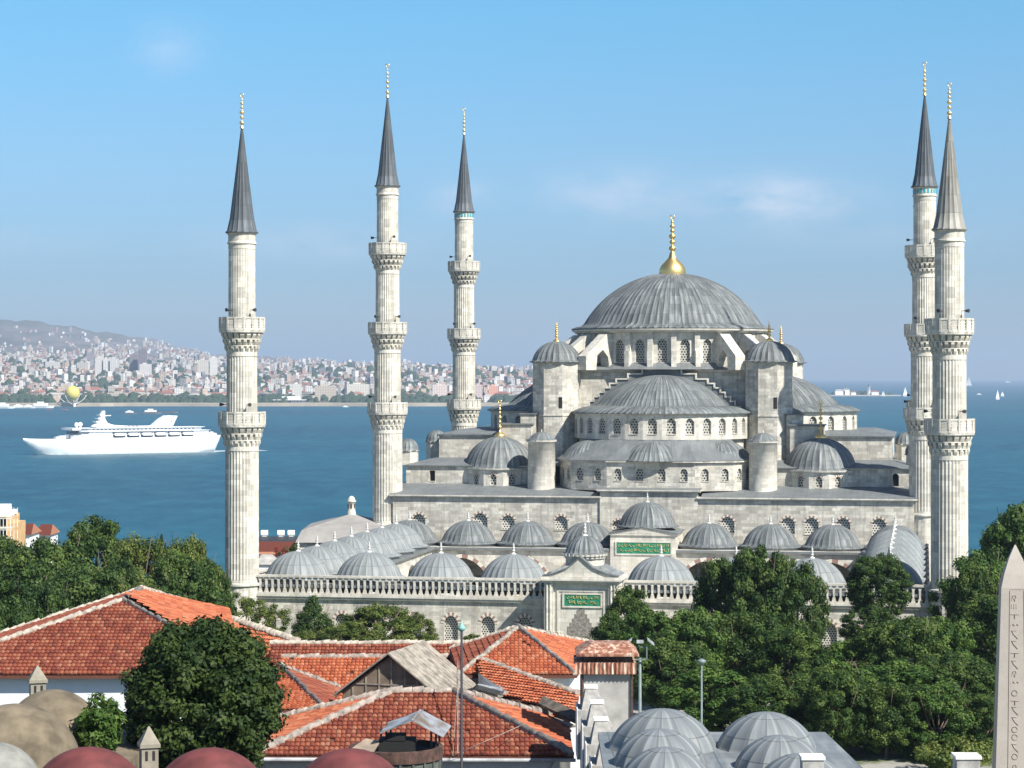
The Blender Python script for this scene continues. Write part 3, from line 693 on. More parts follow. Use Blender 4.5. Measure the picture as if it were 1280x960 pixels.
part('stalactite_niche', niche, plain('shaded_niche_stone', (.22, .20, .18), .9, var=.4, sc_=5), pmo)
ds = MB(); pcv = -66.6
ds.frustum([(PU0-.1,pv+.3),(PU1+.1,pv+.3),(PU1+.1,V0+1),(PU0-.1,V0+1)], Zt+.62, circ(pc, pcv, 2.6, 4, PI*1.25), Zt+1.6); part('portal_roof', ds, M['lead_pale'], pmo)
dd = MB(); dd.prism(circ(pc, pcv, 1.95, 12, PI/12), Zt+.7, -18.45); dd.prism(circ(pc, pcv, 2.1, 24), -18.45, -18.2); dd.prism(circ(pc, pcv, 2.22, 24), -18.197, -18.0)
for k in range(28):
    a = 2*PI*k/28; dd.obox((pc+2.24*math.cos(a), pcv+2.24*math.sin(a), -18.1), (.06*math.cos(a), .06*math.sin(a), 0), (-.12*math.sin(a), .12*math.cos(a), 0), (0, 0, .1))
ddo = part('portal_drum', dd, M['stone_bright'], pmo); 
dome_part('portal_dome', court, pc, pcv, -17.95, 1.95, 1.75, 22, M['lead'], flare=.22, rh=.05, n=9, fin=(1.5, .2, M['alem_stone'], {'base': (.32, .3)}))

# ================================================================== MINARETS
def minaret(u, v, zs, rs, lv, spire_mat, label, base_z=GZ, band=None, zring=None, horns=True):
    """rs: shaft radii from the lowest stage up; lv: balcony rail heights from the lowest up; zs = (cornice z, spire top z, tip z)"""
    t = thing('minaret', label, 'minaret', (u, v, base_z), 'm', 'fluted stone minarets round the mosque')
    nb = len(lv); sh = MB(); NF = 32
    zc, zsp, zt = zs; z_lo = zring
    sh.lathe(u, v, [(rs[0]+.55, base_z-1), (rs[0]+.5, z_lo-4.6), (rs[0]+.12, z_lo-3.2), (rs[0]+.06, z_lo-.3)], 16, smooth=False)
    sh.lathe(u, v, [(rs[0]+.06, z_lo-.3), (rs[0]+.26, z_lo-.22), (rs[0]+.26, z_lo+.0), (rs[0]+.02, z_lo+.1)], 32, smooth=False)
    z = z_lo+.1
    for i in range(nb+1):
        top = (lv[i]-3.6) if i < nb else zc-1.2; r = rs[i]
        sh.lathe(u, v, [(r, z), (r, z+.3)], NF, smooth=False, uvr=2*PI*r/NF)
        sh.lathe(u, v, [(r, z+.3), (r-.02, top-.5)], NF*2 if NF < 40 else NF, smooth=False, flute=-.075 if i < nb else -.03, uvr=2*PI*r/NF/2)
        sh.lathe(u, v, [(r, top-.5), (r, top)], NF, smooth=False, uvr=2*PI*r/NF)
        z = lv[i]-1.6 if i < nb else 0
    r = rs[-1]; sh.lathe(u, v, [(r,zc-1.2),(r+.12,zc-1.15),(r+.12,zc-1.0),(r+.02,zc-.95),(r+.02,zc-.2),(r+.16,zc-.1),(r+.2,zc+.05)], 32, smooth=False)
    part('shaft', sh, M['stone_min'], t)
    if band:
        bm = MB()
        for k in range(20):
            a = 2*PI*k/20; bm.obox((u+(r+.03)*math.cos(a), v+(r+.03)*math.sin(a), zc-.55), (.03*math.cos(a), .03*math.sin(a), 0), (-.11*math.sin(a), .11*math.cos(a), 0), (0, 0, .26))
        part('tile_band', bm, band, t)
    for i, zr in enumerate(lv):
        r = rs[i]; ro = BR[0] if nb == 2 else BR[1]; ro -= .0 if i == 0 else .08*i; cb = MB()
        # tiers of stalactite corbels
        tiers = 3; zb = zr-3.7
        cb.lathe(u, v, [(r-.02, zb), (r, zb+.06), (r+.04, zb+1.5), (ro-.25, zb+2.05)], 32, smooth=False)
        for q in range(tiers):
            f0, f1 = q/tiers, (q+1)/tiers; ra = r+(ro-r-.12)*f0; rb = r+(ro-r-.12)*f1**.85; za = zb+2.1*f0; zb_ = zb+2.1*f1; n = 20
            for k in range(n):
                a = 2*PI*(k+.5*(q % 2))/n; d = Vector((math.cos(a), math.sin(a), 0)); tt = Vector((-d.y, d.x, 0)); wd = PI*rb/n*(.50 if q < 2 else .62)
                c = Vector((u, v, 0))
                pr = [(r-.1, za+.0), (ra*.9+r*.1, za+.08), (rb-.02, zb_-.28), (rb, zb_-.02), (r-.1, zb_-.02)]
                cb.extr([c+d*x+tt*wd+Vector((0,0,y)) for x, y in pr], -tt*2*wd)
            if q < 2: cb.lathe(u, v, [(rb-.16, zb_-.06), (rb-.02, zb_-.04), (rb-.02, zb_+.05), (rb-.16, zb_+.06)], 32, smooth=False)
        cb.lathe(u, v, [(ro-.25, zr-1.62), (ro+.05, zr-1.6), (ro+.08, zr-1.4), (ro-.02, zr-1.36), (r-.1, zr-1.36)], 32, smooth=False)
        bo = part('balcony', cb, M['stone_min'], t)
        pr_ = MB(); n = 16; rp = ro-.02
        for k in range(n):
            a = 2*PI*(k+.5)/n; d = Vector((math.cos(a), math.sin(a), 0)); tt = Vector((-d.y, d.x, 0)); c = Vector((u, v, 0)); half = rp*math.tan(PI/n)
            b0 = a-PI/n; dd_ = Vector((math.cos(b0), math.sin(b0), 0)); t2 = Vector((-dd_.y, dd_.x, 0))
            pr_.obox(c+dd_*(rp/math.cos(PI/n))+Vector((0,0,zr-.68)), dd_*.08, t2*.1, (0,0,.68))
            pr_.obox(c+d*rp+Vector((0,0,zr-.07)), d*.07, tt*half, (0,0,.09)); pr_.obox(c+d*rp+Vector((0,0,zr-1.26)), d*.07, tt*half, (0,0,.12))
            for y in (-.42, -.72, -1.0): pr_.obox(c+d*rp+Vector((0,0,zr+y)), d*.03, tt*half*.9, (0,0,.05))
            pr_.obox(c+d*(rp-.02)+Vector((0,0,zr-.65)), d*.04, tt*half*.56, (0,0,.55))
        part('parapet', pr_, M['stone_bright'], bo)
        if horns:
            for a in ((-PI*.66, -PI*.2) if i % 2 else (-PI*.3, PI*.97)):
                hb = MB(); d = Vector((math.cos(a), math.sin(a), 0)); p = Vector((u, v, zr+.75))+d*(rs[i+1]+.1)
                hb.tube([p-d*.2, p+d*.35], .035, 5); hb.tube([p+d*.3, p+d*.45, p+d*.75], .06, 10, r2=.2)
                part('loudspeaker', hb, M['black_metal'], bo)
    sp = MB(); r = rs[-1]; sp.lathe(u, v, [(r+.24, zc-.02), (r+.27, zc+.12), (r+.1, zc+.22), (r*.86, zc+.22+(zsp-zc)*.12), (r*.46, zc+(zsp-zc)*.55), (.09, zsp)], ribs=16, rh=.05)
    so = part('spire', sp, spire_mat, t); part('alem', finial_mb(u, v, zsp-.1, zt-zsp+.1, .27), M['alem'], so)
    return t
BR = (2.4, 2.58)
minaret(-.5, -65.0, (15.0, 26.1, 29.7), (1.78, 1.62, 1.42), (-3.75, 6.15), M['lead_dark'], 'shorter two-balcony minaret at the near left corner of the courtyard, against the water', zring=-21.7)
minaret(72.5, -65.0, (14.5, 25.7, 29.2), (1.84, 1.68, 1.46), (-4.25, 5.7), M['lead_worn'], 'two-balcony minaret with a worn grey stone-coloured spire at the near right courtyard corner', zring=-21.2)
minaret(0, 0, (25.1, 37.0, 41.4), (1.98, 1.76, 1.58, 1.43), (-3.5, 7.1, 17.6), M['lead_dark'], 'tall three-balcony minaret at the left front corner of the domed prayer hall', zring=-19.5)
minaret(70.1, 0, (24.0, 35.8, 40.0), (1.98, 1.76, 1.58, 1.43), (-4.0, 6.6, 16.6), M['lead_dark'], 'tall three-balcony minaret half hidden behind the right courtyard minaret', band=M['tile_band'], zring=-17.5)
minaret(0, 51.9, (25.3, 37.4, 41.5), (2.0, 1.76, 1.58, 1.43), (-3.6, 7.3, 17.7), M['lead_dark'], 'farthest tall minaret with a turquoise tile band, rising behind the left side of the hall', band=M['tile_band'], zring=-17.5)
minaret(70.1, 51.9, (25.3, 37.0, 39.5), (2.0, 1.76, 1.58, 1.43), (-3.6, 7.3, 17.7), M['lead_dark'], 'rear right minaret almost wholly hidden behind two nearer minarets', zring=-17.5)
# ================================================================== SEA, FAR SHORE, CITY, SHIP
SZ = -60.0
def grid_obj(name, X, Y, Z, mat, kind='structure', smooth=True):
    ny, nx = X.shape; me = bpy.data.meshes.new(name); v = np.stack([X, Y, Z], -1).reshape(-1, 3)
    i = np.arange((ny-1)*(nx-1)); r, c = i//(nx-1), i % (nx-1); a = r*nx+c
    f = np.stack([a, a+1, a+nx+1, a+nx], -1); me.from_pydata(v.tolist(), [], f.tolist())
    me.materials.append(mat); me.polygons.foreach_set('use_smooth', [smooth]*len(f)); me.update()
    o = bpy.data.objects.new(name, me); C.objects.link(o); o['kind'] = kind; return o
t = NT('sea_water'); ob = t.obj()
n1 = t.noise(1, 4, t.scaled(ob, (.055, .022, 1)), .65); n2 = t.noise(.0022, 4, t.scaled(ob, (.25, 1, 1)), .6); n3 = t.noise(.5, 3, t.scaled(ob, (.5, 1, 1)))
colr = t.mix(t.ramp(n2, [(.35, g(0)), (.65, g(1))]), (.001, .048, .086), (.004, .082, .130))
colr = t.mix(t.ramp(n1, [(.42, g(0)), (.72, g(.8))]), colr, (.018, .115, .155))
caps = t.ramp(t.noise(.11, 2, t.scaled(ob, (.5, 1, 1)), .5), [(.785, g(0)), (.80, g(1))]); colr = t.mix(caps, colr, (.35, .42, .45))
t.bump(t.math('ADD', n1, t.math('MULTIPLY', n3, .3)), .9, 1.2)
seam_ = t.fin(colr, .45, spec=.28)
xs = np.linspace(-40000, 40000, 3); ys = np.array([560., 5000., 31000.]); X, Y = np.meshgrid(xs, ys)
grid_obj('sea', X, Y, X*0+SZ, seam_)
# land on this side, falling from the square down to the shore
xs = np.linspace(-420, 420, 85); ys = np.concatenate([np.linspace(-40, 280, 33), np.linspace(290, 760, 48)]); X, Y = np.meshgrid(xs, ys)
tt_ = np.clip((Y-292)/380, 0, 1); Z = GZ+(-62-GZ)*tt_**.9
t = NT('park_ground'); n = t.noise(.12, 5); n2 = t.noise(1.5, 3)
pm_ = t.fin(t.mix(t.ramp(n, [(.46, g(0)), (.54, g(1))]), t.mix(n2, (.36, .35, .32), (.28, .27, .25)), t.mix(n2, (.07, .10, .035), (.12, .14, .05))), .95)
grid_obj('ground', X, Y, Z, pm_)
# the far shore: ridge lines given as picture rows for a few distances, turned into heights
PXC = [-500, 0, 100, 200, 260, 350, 450, 600, 690, 740]
ROWS = {4560: [511]*10, 4600: [507.2]*10, 4680: [505.5]*9+[508], 5000: [499, 499, 499, 499, 500, 500, 500, 499, 500, 505],
        5600: [485, 486, 486, 487, 487, 488, 488, 487, 489, 498], 6500: [462, 464, 464, 466, 468, 470, 470, 471, 474, 490],
        8000: [448, 451, 453, 456, 457, 461, 463, 466, 470, 484], 10000: [420, 428, 430, 440, 449, 455, 458, 463, 468, 480],
        11500: [392, 399, 408, 428, 441, 450, 455, 461, 467, 479], 13500: [430, 440, 445, 455, 458, 462, 465, 468, 474, 484]}
DK = sorted(ROWS)
def far_z(px, D):
    ycol = np.stack([np.interp(px, PXC, ROWS[d]) for d in DK]); out_ = np.empty_like(px)
    j = np.clip(np.searchsorted(DK, D)-1, 0, len(DK)-2); d0 = np.array(DK)[j]; d1 = np.array(DK)[j+1]; f = (D-d0)/(d1-d0)
    k = np.arange(len(px)); y = ycol[j, k]*(1-f)+ycol[j+1, k]*f
    z = (470-y)*D/F
    h = np.clip((D-5200)/5000, 0, 1)
    z = z+h*(7*np.sin(px*.043+D*.0011)+5*np.sin(px*.13+D*.0023+1)+3*np.sin(px*.31-D*.004))
    return z
ds = np.concatenate([np.linspace(4560, 5600, 24), np.linspace(5700, 13500, 70)]); pxs = np.linspace(-500, 760, 190)
PX, DD = np.meshgrid(pxs, ds); Z = far_z(PX.ravel(), DD.ravel()).reshape(PX.shape); edge = np.clip((PX-715)/45, 0, 1); Z = Z*(1-edge)+(-64)*edge
t = NT('far_hillside'); n = t.noise(.0016, 6, None, .65); n2 = t.noise(.009, 5, None, .7)
hm = t.fin(t.mix(t.ramp(n, [(.40, g(0)), (.60, g(1))]), t.mix(n2, (.04, .065, .035), (.14, .12, .10)), t.mix(n2, (.30, .24, .22), (.13, .12, .12))), .95)
grid_obj('far_hills', (PX-640)*DD/F, DD, Z, hm)
# beige quay along the water
qm = MB(); last = None
for k in range(60):
    px = -300+k*17; D = 4585+8*math.sin(k*.5)+(-14 if px < 130 else 0); a = ((px-640)*D/F, D)
    if last:
        for z0, z1 in ((-61, -53.8),): qm.face([(*last, z0), (*a, z0), (*a, z1), (*last, z1)])
        qm.face([(*last, -53.8), (*a, -53.8), (a[0], a[1]+26, -53), (last[0], last[1]+26, -53)])
    last = a
single('quay', qm, plain('beige_quay_stone', (.42, .36, .28), .9, sc_=.02), 'long pale stone breakwater along the far shore', 'breakwater')

def city_mat(name, stops, per_object, win=True):
    t = NT(name); r = t.n('ShaderNodeObjectInfo').outputs['Random'] if per_object else t.n('ShaderNodeSeparateXYZ', {0: t.UV()}).outputs[0]
    c = t.ramp(r, stops, 'CONSTANT')
    if win:
        ob = t.n('ShaderNodeNewGeometry').outputs['Position']; sp = t.n('ShaderNodeSeparateXYZ', {0: ob})
        a = t.math('GREATER_THAN', t.math('FRACT', t.math('DIVIDE', sp.outputs[2], 3.3)), .5)
        b = t.math('GREATER_THAN', t.math('FRACT', t.math('DIVIDE', t.math('ADD', sp.outputs[0], sp.outputs[1]), 4.1)), .45)
        c = t.mix(t.math('MULTIPLY', t.math('MULTIPLY', a, b), .7), c, (.06, .07, .09))
    return t.fin(c, .9)
WALLS = [(0, (.60, .57, .52)), (.2, (.46, .38, .31)), (.32, (.72, .70, .66)), (.50, (.42, .28, .24)), (.60, (.54, .50, .44)), (.74, (.26, .26, .28)), (.82, (.56, .44, .34)), (.91, (.78, .77, .74))]
ROOFS = [(0, (.29, .12, .08)), (.3, (.22, .10, .075)), (.5, (.34, .17, .12)), (.65, (.24, .21, .20)), (.82, (.42, .39, .37))]
cwm, crm = city_mat('far_walls', WALLS, False), city_mat('far_roofs', ROOFS, False, False)
owm, orm = city_mat('shore_walls', WALLS, True), city_mat('shore_roofs', ROOFS, True, False)
rng = np.random.default_rng(11)
def house_arrays(x, y, z, w_, d_, h_, ang, hip):
    c, s = math.cos(ang), math.sin(ang)
    def q(a, b, zz): return (x+a*c-b*s, y+a*s+b*c, zz)
    v = [q(-w_, -d_, z-9), q(w_, -d_, z-9), q(w_, d_, z-9), q(-w_, d_, z-9), q(-w_, -d_, z+h_), q(w_, -d_, z+h_), q(w_, d_, z+h_), q(-w_, d_, z+h_)]
    f = [(0,1,5,4),(1,2,6,5),(2,3,7,6),(3,0,4,7)]; m = [0]*4
    if hip:
        e = 1.06; v += [q(-w_*e, -d_*e, z+h_), q(w_*e, -d_*e, z+h_), q(w_*e, d_*e, z+h_), q(-w_*e, d_*e, z+h_), q(-w_*.45, 0, z+h_+d_*.5), q(w_*.45, 0, z+h_+d_*.5)]
        f += [(8,9,13,12),(9,10,13),(10,11,12,13),(11,8,12)]; m += [1]*4
    else: f += [(4,5,6,7)]; m += [1]
    return v, f, m
# the mass of the city behind the first rows
V, Fc, Mi, U = [], [], [], []
N = 16000; k = 0
while k < N:
    D = 5000+6000*rng.random()**1.55; px = rng.uniform(-330, 705)
    dens = .5+.5*math.sin(px*.05+D*.002)*math.sin(px*.017-D*.0013)
    if rng.random() > .45+.55*dens: continue
    if D > 8800 and rng.random() < (.9 if px < 120 else .6): continue
    z = float(far_z(np.array([px]), np.array([D]))[0]); far = D > 7600
    w_ = rng.uniform(3.2, 7.2); d_ = rng.uniform(4, 8); h_ = rng.uniform(6, 12)+(rng.random() < .10)*rng.uniform(6, 20)
    v, f, m = house_arrays((px-640)*D/F, D, z, w_, d_, h_, rng.normal(0, .5), rng.random() < .62 and h_ < 17)
    b = len(V); V += v; Fc += [tuple(i+b for i in q) for q in f]; Mi += m; r1 = rng.random(); U += [r1]*sum(len(q) for q in f); k += 1
me = bpy.data.meshes.new('city_mass'); me.from_pydata(V, [], Fc); me.materials.append(cwm); me.materials.append(crm); me.polygons.foreach_set('material_index', Mi)
ul = me.uv_layers.new(name='UVMap'); ul.data.foreach_set('uv', np.stack([np.array(U), np.zeros(len(U))], -1).ravel()); me.update()
o = bpy.data.objects.new('far_city', me); C.objects.link(o); tag(o, 'dense pale city of small houses climbing the far hillside', 'city', kind='stuff')
# the nearest 280 houses, each its own object
protos = []
for i in range(9):
    v, f, m = house_arrays(0, 0, 0, rng.uniform(7, 14), rng.uniform(6, 9), rng.uniform(10, 19), 0, i % 3 != 0)
    me = bpy.data.meshes.new('city_house'); me.from_pydata(v, [], f); me.materials.append(owm); me.materials.append(orm); me.polygons.foreach_set('material_index', m); me.update(); protos.append(me)
for k in range(280):
    D = rng.uniform(4820, 5350); px = rng.uniform(-30, 668) if k > 20 else rng.uniform(585, 668)
    o = bpy.data.objects.new('city_house', protos[rng.integers(9)]); C.objects.link(o)
    o.location = ((px-640)*D/F, D, float(far_z(np.array([px]), np.array([D]))[0])); o.rotation_euler = (0, 0, rng.normal(0, .4)); s_ = rng.uniform(.75, 1.15); o.scale = (s_, s_, s_*rng.uniform(.8, 1.15))
    tag(o, 'small pale city house among the rooftops lining the far shore', 'house', 'houses along the far shore')
# landmarks of the skyline
def slab(px, D, ytop, wpx, dm, col, label, name='high_rise_block', split=0):
    z0 = float(far_z(np.array([float(px)]), np.array([float(D)]))[0]); x = (px-640)*D/F; zt_ = (470-ytop)*D/F; w_ = wpx*D/F/2
    mb = MB(); mb.box(x-w_, x+w_, D-dm/2, D+dm/2, z0-8, zt_); mb.box(x-w_*.5, x+w_*.2, D-dm*.25, D+dm*.25, zt_, zt_+3)
    t = NT('tower_facade'); sp = t.n('ShaderNodeSeparateXYZ', {0: t.UV()}); a = t.math('GREATER_THAN', t.math('FRACT', t.math('DIVIDE', sp.outputs[1], 3.4)), .5)
    b = t.math('GREATER_THAN', t.math('FRACT', t.math('DIVIDE', sp.outputs[0], 5.2)), .4)
    m_ = t.fin(t.mix(t.math('MULTIPLY', t.math('MULTIPLY', a, b), .55), col, tuple(c*.35 for c in col)), .85)
    return single(name, mb, m_, label, 'building', org=(x, D, z0))
slab(178.5, 6300, 437, 9, 30, (.20, .17, .19), 'dark high rise tower, taller of two standing side by side on the far shore')
slab(168, 6350, 443, 10, 30, (.24, .20, .21), 'shorter dark high rise beside the tallest tower across the water')
slab(182, 6150, 455, 13, 30, (.66, .63, .60), 'broad white block right in front of the dark towers')
slab(124, 6200, 447, 8, 28, (.66, .64, .60), 'left one of the row of pale tower blocks over the city')
slab(133, 6200, 448, 6, 28, (.68, .66, .62), 'slim middle block in the row of pale towers')
slab(143, 6200, 448, 9, 28, (.62, .61, .58), 'right one of the row of pale tower blocks over the city')
slab(103, 6400, 453, 11, 28, (.52, .48, .44), 'wide pale block on the hillside left of the tower row')
slab(66, 6500, 452, 16, 30, (.60, .58, .55), 'very wide white block with many floors on the left hillside')
slab(113, 7000, 441, 7, 28, (.30, .27, .30), 'grey tower block behind the left white buildings')
slab(267, 6100, 447, 8, 28, (.72, .70, .66), 'tall white block just left of the near left minaret')
slab(254, 6300, 450, 12, 28, (.62, .57, .50), 'cream block left of the near left minaret')
slab(424, 4870, 484, 3, 16, (.30, .30, .33), 'narrow dark building among the shore trees', 'shore_house')
slab(371, 4860, 480, 11, 18, (.70, .67, .62), 'tall cream house with windows among the shore trees', 'shore_house')
slab(448, 4900, 480, 27, 20, (.68, .64, .56), 'long cream building above the trees left of the tall minaret', 'shore_building')
slab(407, 4950, 482, 26, 20, (.55, .48, .40), 'long beige palace block above the shore trees', 'shore_building')
slab(550, 4880, 481, 18, 20, (.72, .60, .55), 'pinkish white block on the shore between two tall minarets', 'shore_building')
slab(598, 4860, 481, 10, 20, (.62, .50, .48), 'pale pink block right of the farthest minaret', 'shore_building')
slab(617, 4870, 482, 12, 20, (.72, .38, .28), 'salmon coloured block near the left half dome', 'shore_building')
slab(150, 4840, 491, 30, 20, (.52, .47, .40), 'long low tan block with many windows behind shore trees', 'shore_building')
slab(215, 4700, 499, 20, 12, (.72, .68, .45), 'low pale yellow hall on the quay', 'quay_building')
# ferry terminal
fm = MB(); D = 4640
for i in range(9):
    a, b = P(343+i*4.2, 494, D), P(343+i*4.2+3.2, 500, D); fm.box(a.x, b.x, D, D+22, SZ+4, -48.5); 
a, b = P(341, 494, D), P(382, 494, D); fm.prism([(a.x,D-4),(b.x,D-4),(b.x,D+26),(a.x,D+26)], -48.5, -47); a, b = P(352, 490, D), P(374, 490, D); fm.prism([(a.x,D+4),(b.x,D+4),(b.x,D+20),(a.x,D+20)], -47, -40.5)
single('ferry_terminal', fm, plain('terminal_white', (.74, .73, .72)), 'long low white ferry terminal with dark bays on the far quay', 'terminal')
# tree belt on the shore
V, Fc = [], []
def blob(x, y, z, r, h, V, Fc):
    b = len(V); n = 7
    for i in range(4):
        ph = [-.2, .35, .9, 1.35][i]
        for j in range(n):
            a = 2*PI*j/n+i*.4; rr = r*math.cos(ph)*rng.uniform(.72, 1.15); V.append((x+rr*math.cos(a), y+rr*math.sin(a), z+h*math.sin(ph)*rng.uniform(.85, 1.1)))
    for i in range(3):
        for j in range(n): q = (j+1) % n; Fc.append((b+i*n+j, b+i*n+q, b+(i+1)*n+q, b+(i+1)*n+j))
    Fc.append(tuple(b+3*n+j for j in range(n)))
k = 0
while k < 4200:
    u = rng.random(); px = rng.uniform(-40, 665); D = rng.uniform(4640, 4800) if u < .5 else rng.uniform(4780, 8200)
    if u < .5 and math.sin(px*.06)+math.sin(px*.023+2) < -1.0: k += 1; continue
    z = float(far_z(np.array([px]), np.array([D]))[0]); r = rng.uniform(5, 12)*(1 if u < .5 else rng.uniform(.8, 1.5)); blob((px-640)*D/F, D, z+2, r, r*rng.uniform(.9, 1.6), V, Fc); k += 1
me = bpy.data.meshes.new('shore_woods'); me.from_pydata(V, [], Fc)
t = NT('far_foliage'); n = t.noise(.12, 4); me.materials.append(t.fin(t.mix(n, (.018, .042, .020), (.05, .08, .035)), .95)); me.update()
o = bpy.data.objects.new('shore_woods', me); C.objects.link(o); tag(o, 'dark green woods along the far waterfront and between the houses', 'woods', kind='stuff')
# tethered yellow balloon over its landing cup
bp = P(90.5, 491.5, 4560); t = thing('tethered_balloon', 'yellow spherical balloon over a curved white cradle on the far quay', 'balloon', (bp.x, bp.y, SZ))
mb = MB(); mb.lathe(bp.x, bp.y, [(max(.05, 14.2*math.cos(-PI/2+PI*i/16)), bp.z+14.6*math.sin(-PI/2+PI*i/16)) for i in range(17)], 32); part('envelope', mb, plain('yellow_balloon_skin', (.72, .58, .12), .5, var=.06), t)
mb = MB(); 
for s_ in range(6):
    a = PI*s_/3+.2; mb.tube([(bp.x+math.cos(a)*30*math.sin(th), bp.y+math.sin(a)*30*math.sin(th), bp.z+9-30*math.cos(th)) for th in [i*.14 for i in range(9)]], .6, 6)
mb.tube([(bp.x+4, bp.y, SZ-1), (bp.x+4, bp.y, bp.z-20)], 2.2, 10); part('cradle', mb, M['white_paint'], t)
mb = MB(); mb.tube([(bp.x, bp.y, bp.z-21), (bp.x, bp.y, bp.z-13)], .7, 6); part('tether', mb, M['black_metal'], t)

# ------------------------------------------------------------------ cruise ship
hull_m = plain('ship_white', (.82, .82, .82), .45, var=.02); glass_m = plain('ship_windows', (.05, .07, .10), .3)
bowP = P(47, 568, 1768); sternP = P(262, 564, 1850); sv = sternP-bowP; sv.z = 0; SL = sv.length; sang = math.atan2(sv.y, sv.x)
FR['ship'] = Matrix.Translation(Vector((bowP.x, bowP.y, SZ))) @ Matrix.Rotation(sang, 4, 'Z')
ship = thing('cruise_ship', 'white cruise ship sailing left across the strait', 'ship', (SL/2, 0, 0), 'ship')
kx = SL/215.0                              # metres of ship length per picture column
def sx(px): return (px-47)*kx
hb = MB(); st_ = []
for px, wl, tp, zt in ((29.5, 0.02, .3, 12.8), (34, .02, 2.2, 12.4), (40, .02, 4.2, 12.2), (47, .3, 6.0, 12.0), (60, 3.6, 8.2, 11.7), (80, 7.6, 10, 11.7), (110, 9.6, 10.6, 11.7), (150, 10.2, 10.6, 11.8), (200, 10.2, 10.6, 12.2), (240, 9.6, 10.4, 12.6), (262, 8.0, 9.8, 12.9), (270, 6.5, 8.6, 13.0)):
    x = sx(px); zb = 0.0 if px >= 47 else (47-px)/17.5*11.5; zb = zb if px < 262 else (px-262)/8*10
    st_.append([(x, -tp, zt), (x, -(tp*.55+wl*.45), zb+(zt-zb)*.5), (x, -wl, zb-.5), (x, wl, zb-.5), (x, (tp*.55+wl*.45), zb+(zt-zb)*.5), (x, tp, zt)])
for a, b in zip(st_[:-1], st_[1:]):
    for i in range(5): hb.face([a[i], a[i+1], b[i+1], b[i]][::1], smooth=True)
    hb.face([a[0], b[0], b[5], a[5]])
hb.face(st_[-1]); ho = part('hull', hb, hull_m, ship, merge=True)
wk = MB(); wk.face([(sx(45), -3, .06), (sx(262), -10.4, .06), (sx(262), -17, .06), (sx(90), -15, .06)]); wk.face([(sx(262), -9, .05), (sx(330), -14, .05), (sx(330), 12, .05), (sx(262), 8, .05)])
part('wake_foam', wk, plain('foam', (.55, .62, .64), .8, var=.3, sc_=.3), ship)
def deck(px0, px1, z0, z1, w_, nose=6, name='deck', tail=3):
    m = MB(); x0, x1 = sx(px0), sx(px1); n = nose*kx; tl = tail*kx
    m.prism([(x0, -w_*.45), (x0+n, -w_), (x1-tl, -w_), (x1, -w_*.7), (x1, w_*.7), (x1-tl, w_), (x0+n, w_), (x0, w_*.45)], z0, z1); return part(name, m, hull_m, ship), m
deck(84, 266, 11.9, 14.6, 10.2); deck(88, 256, 14.6, 17.2, 9.3); deck(88, 247, 17.2, 19.8, 8.8); deck(118, 186, 19.8, 21.0, 7.0, nose=3, tail=14)
for z_ in (14.5, 17.1, 19.7): sb = MB(); x0, x1 = sx(90), sx({14.5: 264, 17.1: 257, 19.7: 250}[z_]); sb.prism([(x0, -10.5), (x1-3, -10.6), (x1, -8), (x1, 8), (x1-3, 10.6), (x0, 10.5)], z_, z_+.28); part('deck_edge', sb, hull_m, ship)
br = MB(); br.prism([(sx(82), -11), (sx(92), -11.5), (sx(92), 11.5), (sx(82), 11)], 18.4, 20.0); part('bridge_wing', br, hull_m, ship)
w_ = MB(); w_.box(sx(84.3), sx(84.5), -4, 4, 15.6, 17.6); w_.prism([(sx(84.5), -4.8), (sx(91), -10.25), (sx(103), -10.25), (sx(103), -9), (sx(84.6), -3)], 15.9, 17.6); part('bridge_windows', w_, glass_m, ship)
# open promenade with hanging lifeboats on either side
for i in range(6):
    for s_ in (-1, 1):
        x0, x1 = sx(132+i*17.2), sx(147.5+i*17.2); m = MB(); m.box(x0, x1, *sorted((s_*10.21, s_*9.9)), 12.3, 16.6); go = part('lifeboat_bay', m, glass_m, ship)
        b = MB(); xm = (x0+x1)/2; hl = (x1-x0)*.45; y = s_*10.9
        b.extr([(xm-hl, y-.9, 15.0), (xm-hl*.75, y-.9, 13.7), (xm+hl*.75, y-.9, 13.7), (xm+hl, y-.9, 15.0), (xm+hl*.7, y-.9, 15.9), (xm-hl*.7, y-.9, 15.9)], (0, 1.8, 0)); part('lifeboat', b, plain('lifeboat_white', (.75, .74, .72)), go)
for r_, zz in enumerate((18.2, 20.3)):
    m = MB()
    for i in range(26 if r_ == 0 else 8): x = sx((108 if r_ == 0 else 128)+i*5); [m.box(x, x+1.4, *sorted((s_*(8.83 if r_ == 0 else 7.02), s_*8.5*(1 if r_ == 0 else .75))), zz, zz+.8) for s_ in (-1, 1)]
    part('cabin_windows', m, glass_m, ship)
m = MB(); m.extr([(sx(x), -1.6, z) for x, z in ((112, 20.9), (119, 24.5), (123.5, 31), (126, 33.2), (128, 33), (128, 27), (131, 23.6), (138, 22), (150, 21.4), (164, 21.0))], (0, 3.2, 0))
for i in range(3): m.box(sx(116+i*2.4), sx(120.5+i*1.8), -3.4, 3.4, 24.2+i*2.6, 25.0+i*2.6)
m.box(sx(128), sx(136), -.5, .5, 29, 29.6); part('mast', m, hull_m, ship)
m = MB(); m.extr([(sx(x), -3.6, z) for x, z in ((180, 19.8), (188, 21.4), (197, 26.2), (205, 29.0), (218, 28.6), (211, 19.8))], (0, 7.2, 0)); fo = part('funnel', m, hull_m, ship)
m = MB(); [m.extr([(sx(x), y, z) for x, z in ((208.2, 22), (209.6, 22), (211.5, 26), (210.1, 26))], (0, .12, 0)) for y in (-3.73, 3.61)]; part('funnel_emblem', m, plain('funnel_red', (.45, .16, .25)), fo)
